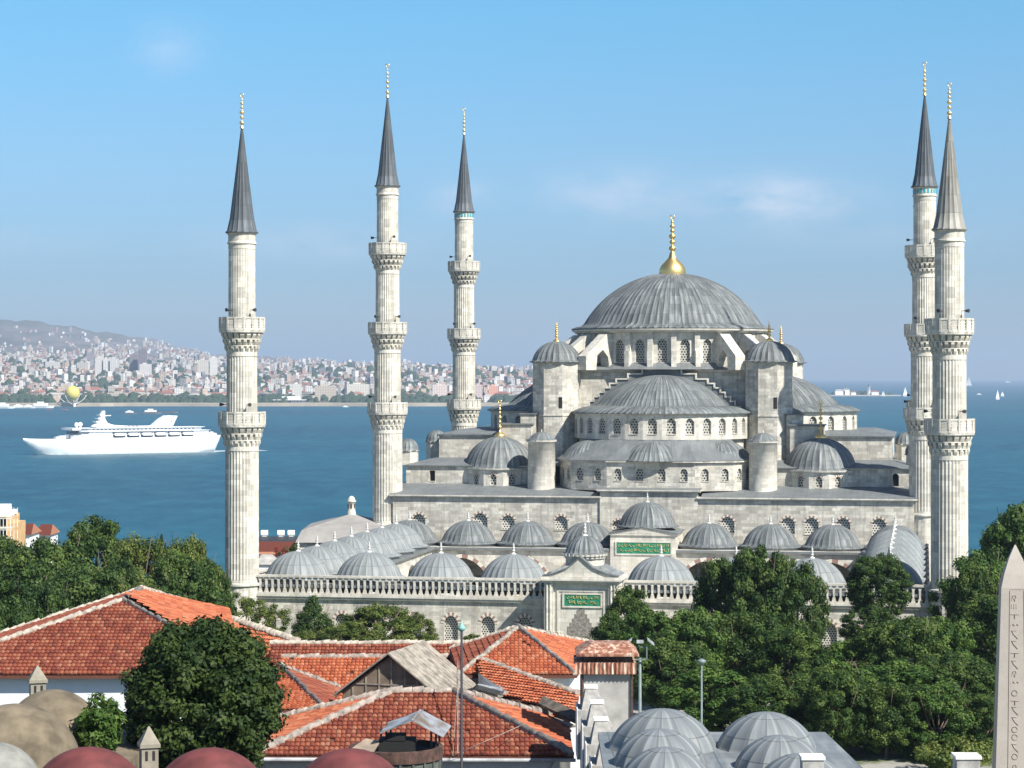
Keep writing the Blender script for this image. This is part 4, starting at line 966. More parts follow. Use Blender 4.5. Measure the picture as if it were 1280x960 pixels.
for x in (92, 100.5):
    m = MB(); r_ = 1.75; m.lathe(sx(x), -3 if x < 95 else 3, [(.8, 19.8), (.8, 21.2)]+[(max(.03, r_*math.cos(-1.1+(PI/2+1.1)*i/8)), 22.6+r_*math.sin(-1.1+(PI/2+1.1)*i/8)) for i in range(9)], 16); part('radome', m, hull_m, ship)
m = MB(); [m.box(sx(x), sx(x+w2), -2.5, 2.5, 12, 12+h) for x, w2, h in ((68, 3, 1.4), (72, 8, 2.2), (81, 2, 3.0))]; m.box(sx(262), sx(266), -1, 1, 13, 15.5); part('deck_gear', m, hull_m, ship)

# ------------------------------------------------------------------ boats
def small_boat(px, py, L_, label, sail=0, cab=True, name='motor_boat', col='white_paint', cat='boat', rot=0.0, group=None):
    D = 60*F/(py-470); x = (px-640)*D/F; FR['b'] = Matrix.Translation(Vector((x, D, SZ))) @ Matrix.Rotation(rot, 4, 'Z')
    t = thing(name, label, cat, (0, 0, 0), 'b', group); h = L_*.1; w_ = L_*.14; mb = MB()
    a = [(-L_/2, -w_*.8), (L_*.2, -w_), (L_/2, 0), (L_*.2, w_), (-L_/2, w_*.8)]; mb.frustum([(p[0]*.9, p[1]*.75) for p in a], -.2, a, h); part('hull', mb, M[col], t)
    if cab: mb = MB(); mb.prism([(-L_*.35, -w_*.7), (L_*.15, -w_*.7), (L_*.22, 0), (L_*.15, w_*.7), (-L_*.35, w_*.7)], h, h+L_*.09); mb.prism([(-L_*.2, -w_*.5), (L_*.05, -w_*.5), (L_*.05, w_*.5), (-L_*.2, w_*.5)], h+L_*.09, h+L_*.16); part('cabin', mb, M['white_paint'], t)
    if sail:
        mb = MB(); mb.tube([(0, 0, h), (0, 0, h+sail)], .15, 5); part('mast', mb, M['black_metal'], t)
        mb = MB(); mb.extr([(.3, .0, h+1), (L_*.45, .0, h+1), (.3, 0, h+sail)], (0, .12, 0)); mb.extr([(-.3, .0, h+1.2), (-.3, 0, h+sail*.97), (-L_*.4, .0, h+1.2)], (0, .12, 0)); part('sail', mb, M['white_paint'], t)
    return t
small_boat(5, 510.5, 42, 'white ferry moored at the far left edge of the quay', name='ferry'); small_boat(24, 510, 28, 'white boat moored at the quay, second from the left edge', rot=.2); small_boat(36, 510.2, 26, 'white boat with a dark cabin shadow, third from the left edge', rot=-.1)
small_boat(53, 510, 46, 'long white boat moored just left of the balloon', name='ferry'); M['boat_red'] = plain('boat_red', (.5, .12, .10)); M['boat_grey'] = plain('boat_grey', (.16, .17, .19))
small_boat(62, 512.5, 11, 'small red boat left of the balloon stem, on the left', col='boat_red', cab=False); small_boat(81, 512.5, 13, 'small red boat just beside the balloon stem', col='boat_red', cab=False)
small_boat(163, 517.5, 22, 'low grey boat above the mast of the cruise ship', col='boat_grey'); small_boat(190, 517.5, 32, 'grey and white tug boat above the funnel of the cruise ship', col='boat_grey'); small_boat(213, 516.5, 26, 'low dark boat behind the funnel of the cruise ship', col='boat_grey', cab=False)
small_boat(432, 509, 12, 'tiny white boat close to the far quay left of the tall minaret'); small_boat(326, 503.5, 20, 'white boat at the quay right of the near left minaret', rot=.3)
small_boat(1247, 499.5, 16, 'largest white sailboat at the right edge of the sea', sail=24, cab=False, name='sailboat', rot=.6); small_boat(1253, 495.5, 14, 'smaller sailboat just behind the largest one on the right', sail=13, cab=False, name='sailboat', rot=.4)
small_boat(1211, 482.5, 40, 'distant sailboat right beside the right minaret', sail=50, cab=False, name='sailboat'); small_boat(1224, 493.5, 18, 'low white motor boat left of the largest sailboat')
small_boat(1260, 475.9+2.5, 60, 'faint boat near the horizon, upper right', cab=True); small_boat(1131.5, 495.5, 18, 'white sailboat at the tip of the low harbour spit', sail=26, cab=False, name='sailboat', rot=.3); small_boat(1104, 495.3, 14, 'small sailboat in front of the lighthouse spit', sail=15, cab=False, name='sailboat')
# spit with lighthouse
D = 6900; mb = MB(); a = P(1030, 494, D); b = P(1128, 494, D); mb.prism([(a.x, D), (b.x, D+20), (b.x-8, D+60), (a.x, D+160)], SZ-1, SZ+3.5); single('harbour_spit', mb, plain('spit_stone', (.42, .38, .33), .9, sc_=.02), 'low stony harbour spit on the right horizon', 'breakwater')
for px, w2, h, c, lb in ((1052, 12, 13, 'white_paint', 'long white shed on the harbour spit'), (1060, 8, 17, 'vous', 'white house with a reddish roof on the spit'), (1069, 6, 9, 'white_paint', 'low white hut in the middle of the spit'), (1096, 9, 10, 'vous', 'low house right of the lighthouse')):
    x = (px-640)*D/F; w_ = w2*D/F/2; mb = MB(); mb.box(x-w_, x+w_, D+30, D+50, SZ+3, SZ+3+h); mb.face([(x-w_-1, D+29, SZ+3+h), (x+w_+1, D+29, SZ+3+h), (x+w_*.7, D+40, SZ+7+h), (x-w_*.7, D+40, SZ+7+h)], m=1); single('harbour_house', mb, [M['white_paint'], orm], lb, 'house', org=(x, D+40, SZ+3))
x = (1088.6-640)*D/F; t = thing('lighthouse', 'slim white lighthouse on the low spit at the right horizon', 'lighthouse', (x, D+40, SZ+3)); mb = MB(); mb.lathe(x, D+40, [(5.2, SZ+3), (4.4, SZ+27), (5.6, SZ+27.5), (5.6, SZ+28.5)], 14); part('tower', mb, M['white_paint'], t); mb = MB(); mb.lathe(x, D+40, [(3, SZ+28.5), (3, SZ+32), (.2, SZ+35)], 12); part('lantern', mb, M['black_metal'], t)
V, Fc = [], []
for k in range(90): px = rng.uniform(1046, 1122); blob((px-640)*D/F, D+rng.uniform(60, 120), SZ+3, rng.uniform(6, 10), rng.uniform(7, 13)*(1 if px < 1095 else .6), V, Fc)
me = bpy.data.meshes.new('spit_woods'); me.from_pydata(V, [], Fc); me.materials.append(bpy.data.materials['far_foliage']); me.update(); o = bpy.data.objects.new('spit_woods', me); C.objects.link(o); tag(o, 'low green trees on the harbour spit', 'woods', kind='stuff')

# ------------------------------------------------------------------ the air
mb = MB(); mb.box(-41000, 41000, -400, 32000, -66, 330); hz = single('haze', mb, [], kind='stuff')
t = bpy.data.materials.new('sea_haze'); t.use_nodes = True; tn = t.node_tree; tn.nodes.remove(tn.nodes['Principled BSDF'])
pv_ = tn.nodes.new('ShaderNodeVolumePrincipled'); pv_.inputs['Color'].default_value = (.62, .78, 1.0, 1); pv_.inputs['Density'].default_value = 7e-5; pv_.inputs['Anisotropy'].default_value = .1
tn.links.new(pv_.outputs[0], tn.nodes['Material Output'].inputs['Volume']); hz.data.materials.append(t)
tag(hz, 'thin blue sea haze', 'haze')
# ================================================================== TREES
def leaf_mat(name, stops, trans=.3):
    t = NT(name); sp = t.n('ShaderNodeSeparateXYZ', {0: t.UV()})
    r = t.math('ADD', t.math('MULTIPLY', sp.outputs[0], .6), t.math('MULTIPLY', sp.outputs[1], .4)); c = t.ramp(r, stops)
    oi = t.n('ShaderNodeObjectInfo').outputs['Random']; c = t.mix(t.math('MULTIPLY', oi, .35), c, (.03, .065, .016))
    t.fin(c, .6, spec=.25); tr_n = t.n('ShaderNodeBsdfTranslucent', {'Color': c}); mx = t.n('ShaderNodeMixShader', {'Fac': trans})
    t.t.links.new(t.b.outputs[0], mx.inputs[1]); t.t.links.new(tr_n.outputs[0], mx.inputs[2]); t.t.links.new(mx.outputs[0], t.out.inputs[0]); return t.m
LM = [leaf_mat('dark_green_leaves', [(.2, (.022, .050, .010)), (.5, (.054, .104, .019)), (.8, (.135, .19, .04))]),
      leaf_mat('yellow_green_leaves', [(.2, (.05, .085, .015)), (.5, (.115, .155, .030)), (.8, (.22, .25, .06))]),
      leaf_mat('fine_dark_needles', [(.2, (.018, .046, .012)), (.5, (.046, .092, .020)), (.8, (.105, .16, .036))]),
      leaf_mat('bright_green_leaves', [(.2, (.028, .068, .012)), (.5, (.068, .138, .022)), (.8, (.15, .225, .045))])]
bark = plain('bark', (.12, .09, .065), .95, sc_=3)
def crown_mesh(name, seed, H, Wd, mat, n_cl, per, leaf, rc, lump=.25, top=1.0, droop=0, elong=1.0):
    """leaf sized faces in many clumps filling an uneven crown; base of the crown at z=0"""
    r = np.random.default_rng(seed); c = []
    lobes = r.normal(size=(9, 3)); lobes /= np.linalg.norm(lobes, axis=1)[:, None]; amp = r.uniform(-.7, 1, 9)*lump
    while len(c) < n_cl:
        d = r.normal(size=3); d /= np.linalg.norm(d); R_ = (1+sum(a*max(0, float(d@l))**4 for a, l in zip(amp, lobes)))
        rad = R_*r.uniform(.35, 1)**.45*.92
        p = d*rad; zz = p[2]; k = 1.0
        if top > 1: k = max(.12, (1-(zz+1)/2)**.75*1.5) if zz > -1 else 1
        c.append((p[0]*Wd/2*min(k, 1.05), p[1]*Wd/2*min(k, 1.05), (zz+1)/2*H))
    c = np.array(c); n = n_cl*per; ci = np.repeat(np.arange(n_cl), per); rcv = rc*r.uniform(.6, 1.35, n_cl)
    d = r.normal(size=(n, 3)); d /= np.linalg.norm(d, axis=1)[:, None]; rad = r.random(n)**.5
    pos = c[ci]+d*(rad*rcv[ci])[:, None]*np.array([1, 1, .8]); pos[:, 2] -= droop*rad*r.random(n)
    nm = d*1.2+r.normal(size=(n, 3))*.45+np.array([0, 0, .35]); nm /= np.linalg.norm(nm, axis=1)[:, None]
    up = r.normal(size=(n, 3)); t1 = np.cross(nm, up); t1 /= np.linalg.norm(t1, axis=1)[:, None]; t2 = np.cross(nm, t1); s = leaf*r.uniform(.6, 1.3, n)[:, None]
    q = np.stack([pos-t1*s*.5*elong, pos-t2*s*.36-t1*s*.05, pos+t1*s*.5*elong+nm*s*.12, pos+t2*s*.36-t1*s*.05], 1).reshape(-1, 3)
    me = bpy.data.meshes.new(name); me.vertices.add(4*n); me.vertices.foreach_set('co', q.ravel()); me.loops.add(4*n); me.loops.foreach_set('vertex_index', np.arange(4*n))
    me.polygons.add(n); me.polygons.foreach_set('loop_start', np.arange(0, 4*n, 4)); me.polygons.foreach_set('loop_total', np.full(n, 4))
    ul = me.uv_layers.new(name='UVMap'); cr_ = r.random(n_cl); uv = np.stack([cr_[ci], r.random(n)], -1); ul.data.foreach_set('uv', np.repeat(uv, 4, axis=0).ravel())
    me.materials.append(mat); me.update(calc_edges=True); me.validate(); return me
def trunk_mesh(name, seed, th, H, Wd, r0):
    rnd = random.Random(seed); mb = MB(); mb.tube([(0,0,-.5),(0,0,th*.5),(.1,.05,th),(.15,.1,th+H*.55)], r0, 8, r2=r0*.25)
    for k in range(7):
        a = rnd.uniform(0, 6.28); e = (math.cos(a)*Wd*.36, math.sin(a)*Wd*.36, th+H*rnd.uniform(.25, .7)); z = th*rnd.uniform(.75, 1.2)
        mb.tube([(0,0,z),(e[0]*.5,e[1]*.5,z+(e[2]-z)*.4),e], r0*.4, 6, r2=r0*.08)
    me = bpy.data.meshes.new(name); me.from_pydata(mb.v, [], mb.f); me.materials.append(bark); me.polygons.foreach_set('use_smooth', [True]*len(mb.f)); me.update(); return me
PH, PW = 10.0, 10.0
KP = {0: [crown_mesh('crown', s, PH, PW, LM[0], 175, 230, .30, .95, lump=.2) for s in (1, 2, 3)],
      1: [crown_mesh('crown', s, PH, PW, LM[1], 150, 190, .29, .95, lump=.45) for s in (4, 5)],
      2: [crown_mesh('crown', s, PH, PW, LM[2], 200, 190, .25, .8, lump=.06) for s in (6, 7)],
      3: [crown_mesh('crown', s, PH, PW, LM[3], 150, 210, .34, .95, lump=.35) for s in (8, 9)],
      4: [crown_mesh('crown', s, PH, PW, LM[2], 150, 150, .30, .9, top=2, lump=.1) for s in (10,)]}
KP[6] = [crown_mesh('crown', 33, PH, PW, LM[2], 260, 170, .26, .8, lump=.0)]
TM = [trunk_mesh('trunk', s, 3, PH, PW, .32) for s in (1, 2)]
tree_n = [0]
def tree(px, ytop, wpx, D, kind, label, group=None, cb=.22, name='tree', base=GZ):
    x = (px-640)*D/F; zt = (470-ytop)*D/F; H = zt-base; W_ = wpx*D/F*1.06; th = H*cb; i = tree_n[0]; tree_n[0] += 1; pr = KP[kind]
    t = bpy.data.objects.new(name, None); C.objects.link(t); t.location = (x, D, base); t.rotation_euler = (0, 0, i*2.4); tag(t, label, 'tree', group)
    c = bpy.data.objects.new('crown', pr[i % len(pr)]); C.objects.link(c); c.parent = t; c.location = (0, 0, th); c.scale = (W_/PW, W_/PW, (H-th)/PH)
    k = bpy.data.objects.new('trunk', TM[i % 2]); C.objects.link(k); k.parent = t; k.scale = (W_/PW, W_/PW, (H*.85)/(3+PH*.55)); return t
tree(2, 668, 62, 240, 0, 'tree hiding the foot of the ochre house at the left edge', 'trees left of the mosque', .1)
GL, GM, GR = 'trees left of the mosque', 'trees in front of the courtyard wall', 'trees of the square in front of the mosque'
for a in [(-30, 672, 120, 225, 0, 'green tree cut by the left edge of the photo'), (20, 702, 150, 190, 2, 'dense dark tree at the left edge above the long red roof'), (62, 668, 110, 222, 0, 'tree in the middle of the left grove below the red roofed houses'),
          (122, 648, 100, 238, 0, 'tallest round crown of the left grove against the water'), (168, 660, 105, 228, 1, 'lighter tree right of the tallest crown in the left grove'), (112, 700, 120, 200, 0, 'broad dark tree behind the peak of the left roof'),
          (180, 712, 95, 196, 1, 'yellowish tree right above the peak of the left roof'), (222, 690, 100, 212, 0, 'tree left of the near left minaret, front row'), (240, 662, 80, 232, 1, 'tall yellow green tree just left of the near left minaret'),
          (262, 700, 60, 222, 0, 'tree touching the left side of the near left minaret'), (60, 725, 90, 180, 2, 'low dark tree right over the long left roof ridge'), (-5, 745, 90, 172, 0, 'lowest tree at the left edge of the grove'), (205, 735, 90, 190, 0, 'low tree above the right slope of the left roof'), (150, 690, 70, 215, 2, 'narrow darker tree in the middle of the left grove'),
          (202, 668, 26, 250, 2, 'small feathery bluish tree top against the water')]:
    tree(*a[:5], a[5], GL, .12)
for a in [(308, 752, 74, 229, 1, 'yellow green tree at the foot of the near left minaret'), (345, 782, 48, 224, 1, 'low yellowish shrub right of the minaret foot'), (392, 743, 60, 227, 4, 'pointed dark conifer before the courtyard wall'), (378, 786, 44, 222, 1, 'small round tree left below the conifer'),
          (425, 784, 56, 223, 1, 'small round tree right below the conifer'), (468, 750, 100, 227, 1, 'wide loose yellow green tree hiding a courtyard window'), (520, 772, 56, 228, 1, 'small loose tree between two courtyard windows'), (592, 790, 40, 228, 1, 'sparse low shrub under the courtyard windows')]:
    tree(*a[:5], a[5], GM, .08)
for a in [(745, 803, 70, 212, 1, 'low bushy tree at the foot of the front portal'), (790, 735, 72, 212, 0, 'tree just right of the front portal with a pointed top'), (765, 765, 60, 206, 0, 'dark tree touching the right side of the portal'), (822, 755, 85, 200, 3, 'bright green tree left of the street lamp'),
          (868, 752, 90, 194, 3, 'bright green tree with a pointed top over the street lamp'), (838, 800, 110, 186, 0, 'dark tree right of the floodlight pole'), (908, 692, 90, 208, 0, 'left crown of the big dark tree pair in front of the domes'), (955, 684, 95, 205, 0, 'big dark middle crown covering two courtyard domes'),
          (998, 694, 75, 207, 2, 'right crown of the big dark tree pair'), (925, 760, 110, 196, 0, 'dark tree below the big tree pair'), (985, 785, 110, 190, 0, 'tree standing left of the lone courtyard window on the right'), (900, 830, 120, 178, 3, 'leafy tree right of the street lamp'), (1098, 688, 84, 216, 6, 'round clipped dark crown over the right courtyard corner'),
          (1090, 755, 80, 210, 2, 'dark tree directly below the round clipped crown'), (1055, 795, 100, 192, 3, 'tree right of the lone courtyard window'), (1130, 768, 110, 190, 0, 'wide tree at the foot of the right minaret'), (1180, 765, 75, 198, 3, 'leafy tree in front of the right minaret base'),
          (1105, 820, 150, 178, 3, 'broad lowest tree over the park ground on the right'), (1195, 815, 110, 180, 0, 'broad tree left of the obelisk'), (1020, 840, 100, 176, 0, 'tree between the lead domes and the park ground'), (955, 845, 100, 174, 0, 'tree directly behind the near lead domes'),
          (1232, 684, 100, 222, 3, 'bright tree between the right minaret and the obelisk'), (1275, 618, 110, 240, 3, 'tallest tree at the right edge against the water'), (1215, 705, 60, 214, 0, 'narrow tree hugging the right minaret'), (1250, 740, 110, 206, 0, 'dark tree directly behind the obelisk'), (1240, 830, 80, 186, 0, 'low tree beside the obelisk shaft'), (1060, 862, 90, 172, 1, 'small yellowish tree over the low park wall'), (1150, 868, 80, 174, 0, 'small dark tree in the middle of the lowest park row'), (1225, 872, 70, 172, 2, 'small dark tree right of the lowest park row'), (1048, 835, 90, 170, 0, 'first tree of the front row along the park edge'), (1108, 848, 95, 170, 0, 'second tree of the front row along the park edge'), (1172, 850, 90, 169, 3, 'third tree of the front row along the park edge'), (1230, 868, 70, 169, 0, 'last tree of the front row, close beside the obelisk'), (1290, 700, 80, 210, 0, 'tree cut by the right edge behind the obelisk')]:
    tree(*a[:5], a[5], GR, .42 if 'round clipped' in a[5] else .05 if 'front row along' in a[5] else .14)
# near trees
def own_tree(px, ytop, wpx, D, H, seed, mat, n_cl, per, leaf, rc, label, th, name='tree', base=GZ, trunk=True, **k):
    x = (px-640)*D/F; zt = (470-ytop)*D/F; W_ = wpx*D/F; t = thing(name, label, 'tree', (x, D, base))
    c = bpy.data.objects.new('crown', crown_mesh('crown', seed, H, W_, mat, n_cl, per, leaf, rc, **k)); C.objects.link(c); c.parent = t; c.location = (0, 0, zt-H-base)
    if trunk: q = bpy.data.objects.new('trunk', trunk_mesh('trunk', seed, zt-H-base, H, W_, .22)); C.objects.link(q); q.parent = t
    return t
own_tree(250, 770, 200, 80, 6.2, 21, leaf_mat('glossy_dark_leaves', [(.2, (.014, .032, .008)), (.5, (.032, .060, .013)), (.8, (.08, .115, .024))]), 460, 260, .145, .5, 'big round dark green tree in front of the red roofs on the left', 0, lump=.12, elong=1.25)
own_tree(124, 872, 52, 75, 1.8, 22, LM[3], 60, 120, .12, .28, 'small shrub with long fronds beside the plaster domes', 0, trunk=False, lump=.3, elong=2.0)
own_tree(1190, 925, 90, 165, 2.0, 23, LM[1], 60, 90, .25, .6, 'low flowering shrubs at the bottom right of the park', 0, name='shrub', base=GZ, trunk=False, lump=.3)
# ================================================================== NEAR ROOFS AND CHIMNEYS
def tile_mat(name, stops, mortar=False):
    t = NT(name); sp = t.n('ShaderNodeSeparateXYZ', {0: t.UV()}); n = t.noise(.5, 4, None, .6)
    r = t.math('ADD', t.math('MULTIPLY', sp.outputs[0], .62), t.math('MULTIPLY', n, .38)); c = t.ramp(r, stops)
    moss = t.noise(3.2, 4, None, .7); c = t.mix(t.math('MULTIPLY', t.ramp(moss, [(.56, g(0)), (.72, g(1))]), .5), c, (.12, .085, .06))
    return t.fin(c, .85, spec=.2)
TILE_RED = tile_mat('dark_red_tiles', [(.12, (.12, .034, .024)), (.4, (.21, .056, .036)), (.65, (.265, .080, .045)), (.88, (.33, .155, .095))])
TILE_ORANGE = tile_mat('orange_tiles', [(.12, (.23, .06, .034)), (.4, (.37, .10, .048)), (.65, (.44, .14, .066)), (.88, (.46, .22, .13))])
mortar = plain('pale_ridge_mortar', (.36, .32, .27), .95, var=.4, sc_=4); mortar_old = plain('grey_ridge_mortar', (.28, .24, .21), .95, var=.4, sc_=4)
under = plain('roof_boards', (.12, .045, .03), .95)
white_wall = plain('whitewashed_wall', (.72, .74, .76), .9, var=.06, sc_=.7); grey_wall = plain('weathered_grey_render', (.36, .35, .33), .95, var=.22, sc_=1.2)
def inside(p, poly):
    c = False; n = len(poly)
    for i in range(n):
        (x0, y0), (x1, y1) = poly[i], poly[(i+1) % n]
        if (y0 > p[1]) != (y1 > p[1]) and p[0] < (x1-x0)*(p[1]-y0)/(y1-y0)+x0: c = not c
    return c
def tiles(mb, poly, seed=0, tw=.19, tl=.31, h=.045, m=0, mu=1):
    """single curved tiles in staggered courses over one roof slope"""
    rnd = random.Random(seed); P3 = [Vector(p) for p in poly]; n = Vector((0, 0, 0))
    for i in range(1, len(P3)-1): n += (P3[i]-P3[0]).cross(P3[i+1]-P3[0])
    n.normalize(); n = n if n.z > 0 else -n
    e = n.cross(Vector((0, 0, 1))).normalized(); d = n.cross(e).normalized()
    if d.z > 0: d = -d; e = -e
    o = P3[0]; pl = [((p-o).dot(e), (p-o).dot(d)) for p in P3]; mb.face([p-n*.02 for p in (P3 if (P3[1]-P3[0]).cross(P3[2]-P3[0]).z > 0 else P3[::-1])], m=mu)
    x0, x1 = min(p[0] for p in pl), max(p[0] for p in pl); y0, y1 = min(p[1] for p in pl), max(p[1] for p in pl); r = 0; y = y1-tl
    while y > y0-tl:
        x = x0-tw+(r % 2)*.02; jit = rnd.uniform(-.012, .012)
        while x < x1+tw:
            if inside((x, y+tl*.5), pl):
                rv = rnd.random()
                if rnd.random() < .006: x += tw; continue
                dz = rnd.uniform(-.006, .010); dx = rnd.uniform(-.01, .01); q = []
                for s_, hh, yy in ((0, .0, y-.05), (1, .07, y+tl+rnd.uniform(-.01, .015)+jit)):
                    q.append([o+e*(x+dx+a*tw)+d*yy+n*(hh+b*h+dz) for a, b in ((-.5, 0), (-.27, .8), (.0, 1), (.27, .8), (.5, 0))])
                uv = [(rv, 0)]*4; b = len(mb.v)
                for i in range(4): mb.face([q[1][i], q[1][i+1], q[0][i+1], q[0][i]], uv=uv, m=m)
                lo = [p-n*.075 for p in q[1]]
                for i in range(4): mb.face([lo[i], lo[i+1], q[1][i+1], q[1][i]], uv=uv, m=m)
            x += tw
        y -= tl; r += 1
def ridge(name, pts, parent, mat, r=.11, seed=0, step=.36):
    mb = MB(); rnd = random.Random(seed); a, b = Vector(pts[0]), Vector(pts[1]); L_ = (b-a).length; n = max(1, int(L_/step)); d = (b-a)/n
    for i in range(n):
        p = a+d*i; j = Vector((rnd.uniform(-.03, .03), rnd.uniform(-.03, .03), rnd.uniform(-.02, .035))); rr = r*rnd.uniform(.85, 1.12)
        mb.tube([p+j+Vector((0,0,.05)), p+d*1.08+j+Vector((0,0,.085))], rr, 8, r2=rr*1.16)
    return part(name, mb, mat, parent)
def hip_house(name, label, eave, ridge_pts, faces, mats, wall_mat, cap=mortar, org=None, cat='house', seed=1, wall_in=.45, gutter=True, caps=None, r=.11):
    """eave: corner points in order; faces: list of (corner list, tile material index)"""
    c = sum((Vector(p) for p in eave), Vector())/len(eave); t = thing(name, label, cat, (c.x, c.y, GZ))
    w_ = MB(); pl = [(p[0]+(c.x-p[0])*wall_in/max(.1, (Vector(p)-c).length)*1.3, p[1]+(c.y-p[1])*wall_in/max(.1, (Vector(p)-c).length)*1.3) for p in eave]
    w_.prism(pl, GZ-.3, eave[0][2]-.12, cap=False); part('wall', w_, wall_mat, t)
    for k, (fc, mi) in enumerate(faces):
        mb = MB(); tiles(mb, fc, seed*10+k); part('tiled_roof', mb, [mats[mi], under], t)
    e = MB(); n = len(eave)
    for i in range(n):
        a, b = Vector(eave[i]), Vector(eave[(i+1) % n]); d = (b-a).normalized(); nn = Vector((d.y, -d.x, 0)); e.obox((a+b)/2+Vector((0,0,-.09)), (b-a)/2, nn*.06, (0,0,.06))
    e.face([Vector(p)+Vector((0,0,-.06)) for p in reversed(eave)]); part('eaves_board', e, under, t)
    for k, (a, b) in enumerate(caps or []): ridge('ridge_tiles', (a, b), t, cap, r, seed*7+k)
    return t
# left house with the long low roof and white walls
FLc, FRc, BRc, BLc = (-25.4, 97, -12.5), (-10.7, 97, -12.5), (-15.0, 121.6, -12.5), (-25.6, 105.2, -12.5)
R1, R2 = (-17.33, 103.6, -10.05), (-17.4, 109, -10.05)
hA = hip_house('red_roofed_house', 'long white walled house with a worn red hip roof at the far left', [FLc, FRc, BRc, BLc], None,
    [([FLc, FRc, R1], 0), ([FRc, BRc, R2, R1], 1), ([BRc, BLc, R2], 0), ([BLc, FLc, R1, R2], 0)], [TILE_RED, TILE_ORANGE], white_wall, seed=1, caps=[(FLc, R1), (FRc, R1), (R1, R2), (BRc, R2), (BLc, R2)])  # right slope takes the lighter orange tiles to paint in its stronger sunlight
# rear long house
def V3(px, py, D): q = P(px, py, D); return (q.x, q.y, q.z)
def Z3(px, D, z): return ((px-640)*D/F, D, z)
a, b = Z3(338, 116, -13.4), Z3(604, 116, -13.4); a1, b1 = Z3(338, 113.6, -14.35), Z3(604, 113.6, -14.35); a2, b2 = Z3(338, 119, -14.6), Z3(604, 119, -14.6)
hip_house('red_roofed_house', 'long dark red roof farthest back, its ridge just below the courtyard trees', [a1, b1, b2, a2], None, [([a1, b1, b, a], 0), ([b2, a2, a, b], 0)], [TILE_RED], grey_wall, seed=2, caps=[(a, b)])
a, b = Z3(352, 112.6, -13.68), Z3(597, 112.6, -13.68); a1, b1 = Z3(352, 106.5, -15.9), Z3(597, 106.5, -15.9); a2, b2 = Z3(352, 113.4, -14.0), Z3(597, 113.4, -14.0)
hip_house('orange_roofed_house', 'long orange roof directly in front of the farthest dark red roof', [a1, b1, b2, a2], None, [([a1, b1, b, a], 0)], [TILE_ORANGE], grey_wall, cap=mortar_old, seed=3, caps=[(a, b)])
# extension running up left to the rear roofs
a, b = V3(278, 770, 123), V3(372, 803, 117.5); a1, b1 = Z3(278, 119, -14.4), Z3(372, 113.9, -14.9)
hip_house('orange_roofed_house', 'narrow orange roof sloping down right behind the big round tree', [a1, b1, b, a], None, [([a1, b1, b, a], 0)], [TILE_ORANGE], grey_wall, seed=4, caps=[(a, b)], r=.16)
# small hip roof showing its right side beside the big tree
AP = Z3(350, 103.5, -12.98); c1, c2, c3, c4 = Z3(250, 97, -13.95), (-7.86, 97, -13.95), (-7.9, 106, -14.3), (-13.2, 106, -13.95)
hip_house('orange_roofed_house', 'small hip roof half hidden behind the big round tree', [c1, c2, c3, c4], None, [([c1, c2, AP], 0), ([c2, c3, AP], 1), ([c3, c4, AP], 0)], [TILE_ORANGE, TILE_RED], grey_wall, cap=mortar_old, seed=5, caps=[(c2, AP), (c3, AP)])
# pyramid roof on the right
AP = Z3(648, 109.3, -11.9); c1, c2, c3, c4 = (-2.35, 104.2, -13.42), (2.85, 104.2, -13.42), (4.15, 116, -13.42), (-3.0, 114, -13.42)
hip_house('orange_roofed_house', 'bright orange pyramid roof with pale hips below the courtyard portal', [c1, c2, c3, c4], None, [([c1, c2, AP], 0), ([c2, c3, AP], 0), ([c3, c4, AP], 0), ([c4, c1, AP], 1)], [TILE_ORANGE, TILE_RED], white_wall, seed=6, caps=[(c1, AP), (c2, AP), (c3, AP), (c4, AP)])
# broken lean-to roof
A_, B_, C_, D_ = V3(597, 824, 106), V3(722, 869, 97.5), V3(717, 896, 94.6), V3(604, 862, 100.4)
hD = hip_house('broken_roof_shed', 'shed with a sagging orange roof, its lower edge broken and patched with grey boards', [D_, C_, B_, A_], None, [([D_, C_, B_, A_], 0)], [TILE_ORANGE], grey_wall, cap=mortar_old, seed=7, caps=[(A_, B_)], cat='shed', wall_in=.3)
wood = plain('grey_weathered_boards', (.27, .24, .20), .95, var=.35, sc_=3); wood_d = plain('dark_weathered_boards', (.10, .085, .07), .95, var=.4, sc_=3); zinc = plain('grey_zinc_sheet', (.42, .44, .46), .5, .3, var=.25, sc_=2)
mb = MB()
for (p, q, w2, hh) in ((V3(600, 866, 99.6), V3(716, 908, 94), .16, .05), (V3(598, 874, 99.2), V3(712, 914, 93.7), .10, .05), (V3(601, 858, 100), V3(629, 868, 98.8), .3, .10)):
    p, q = Vector(p), Vector(q); d = (q-p).normalized(); mb.obox((p+q)/2, (q-p)/2, Vector((-d.y, d.x, 0))*w2, (0, 0, hh))
part('edge_boards', mb, wood, hD)
mb = MB(); p, q = Vector(V3(598, 856, 99.5)), Vector(V3(628, 864, 98)); mb.face([p+Vector((0,0,.5)), p+Vector((0,0,-.2)), q+Vector((0,0,-.2)), q+Vector((.1,0,.05))]); mb.obox((p+q)/2+Vector((0,0,.06)), (q-p)/2, (0,.3,.05), (0,0,.03)); part('zinc_flashing', mb, zinc, hD)
mb = MB(); p, q = Vector(V3(676, 876, 96)), Vector(V3(722, 898, 93.5)); mb.obox((p+q)/2, (q-p)/2, (.1, .28, .12), (0, 0, .06)); part('loose_sheet', mb, wood_d, hD)
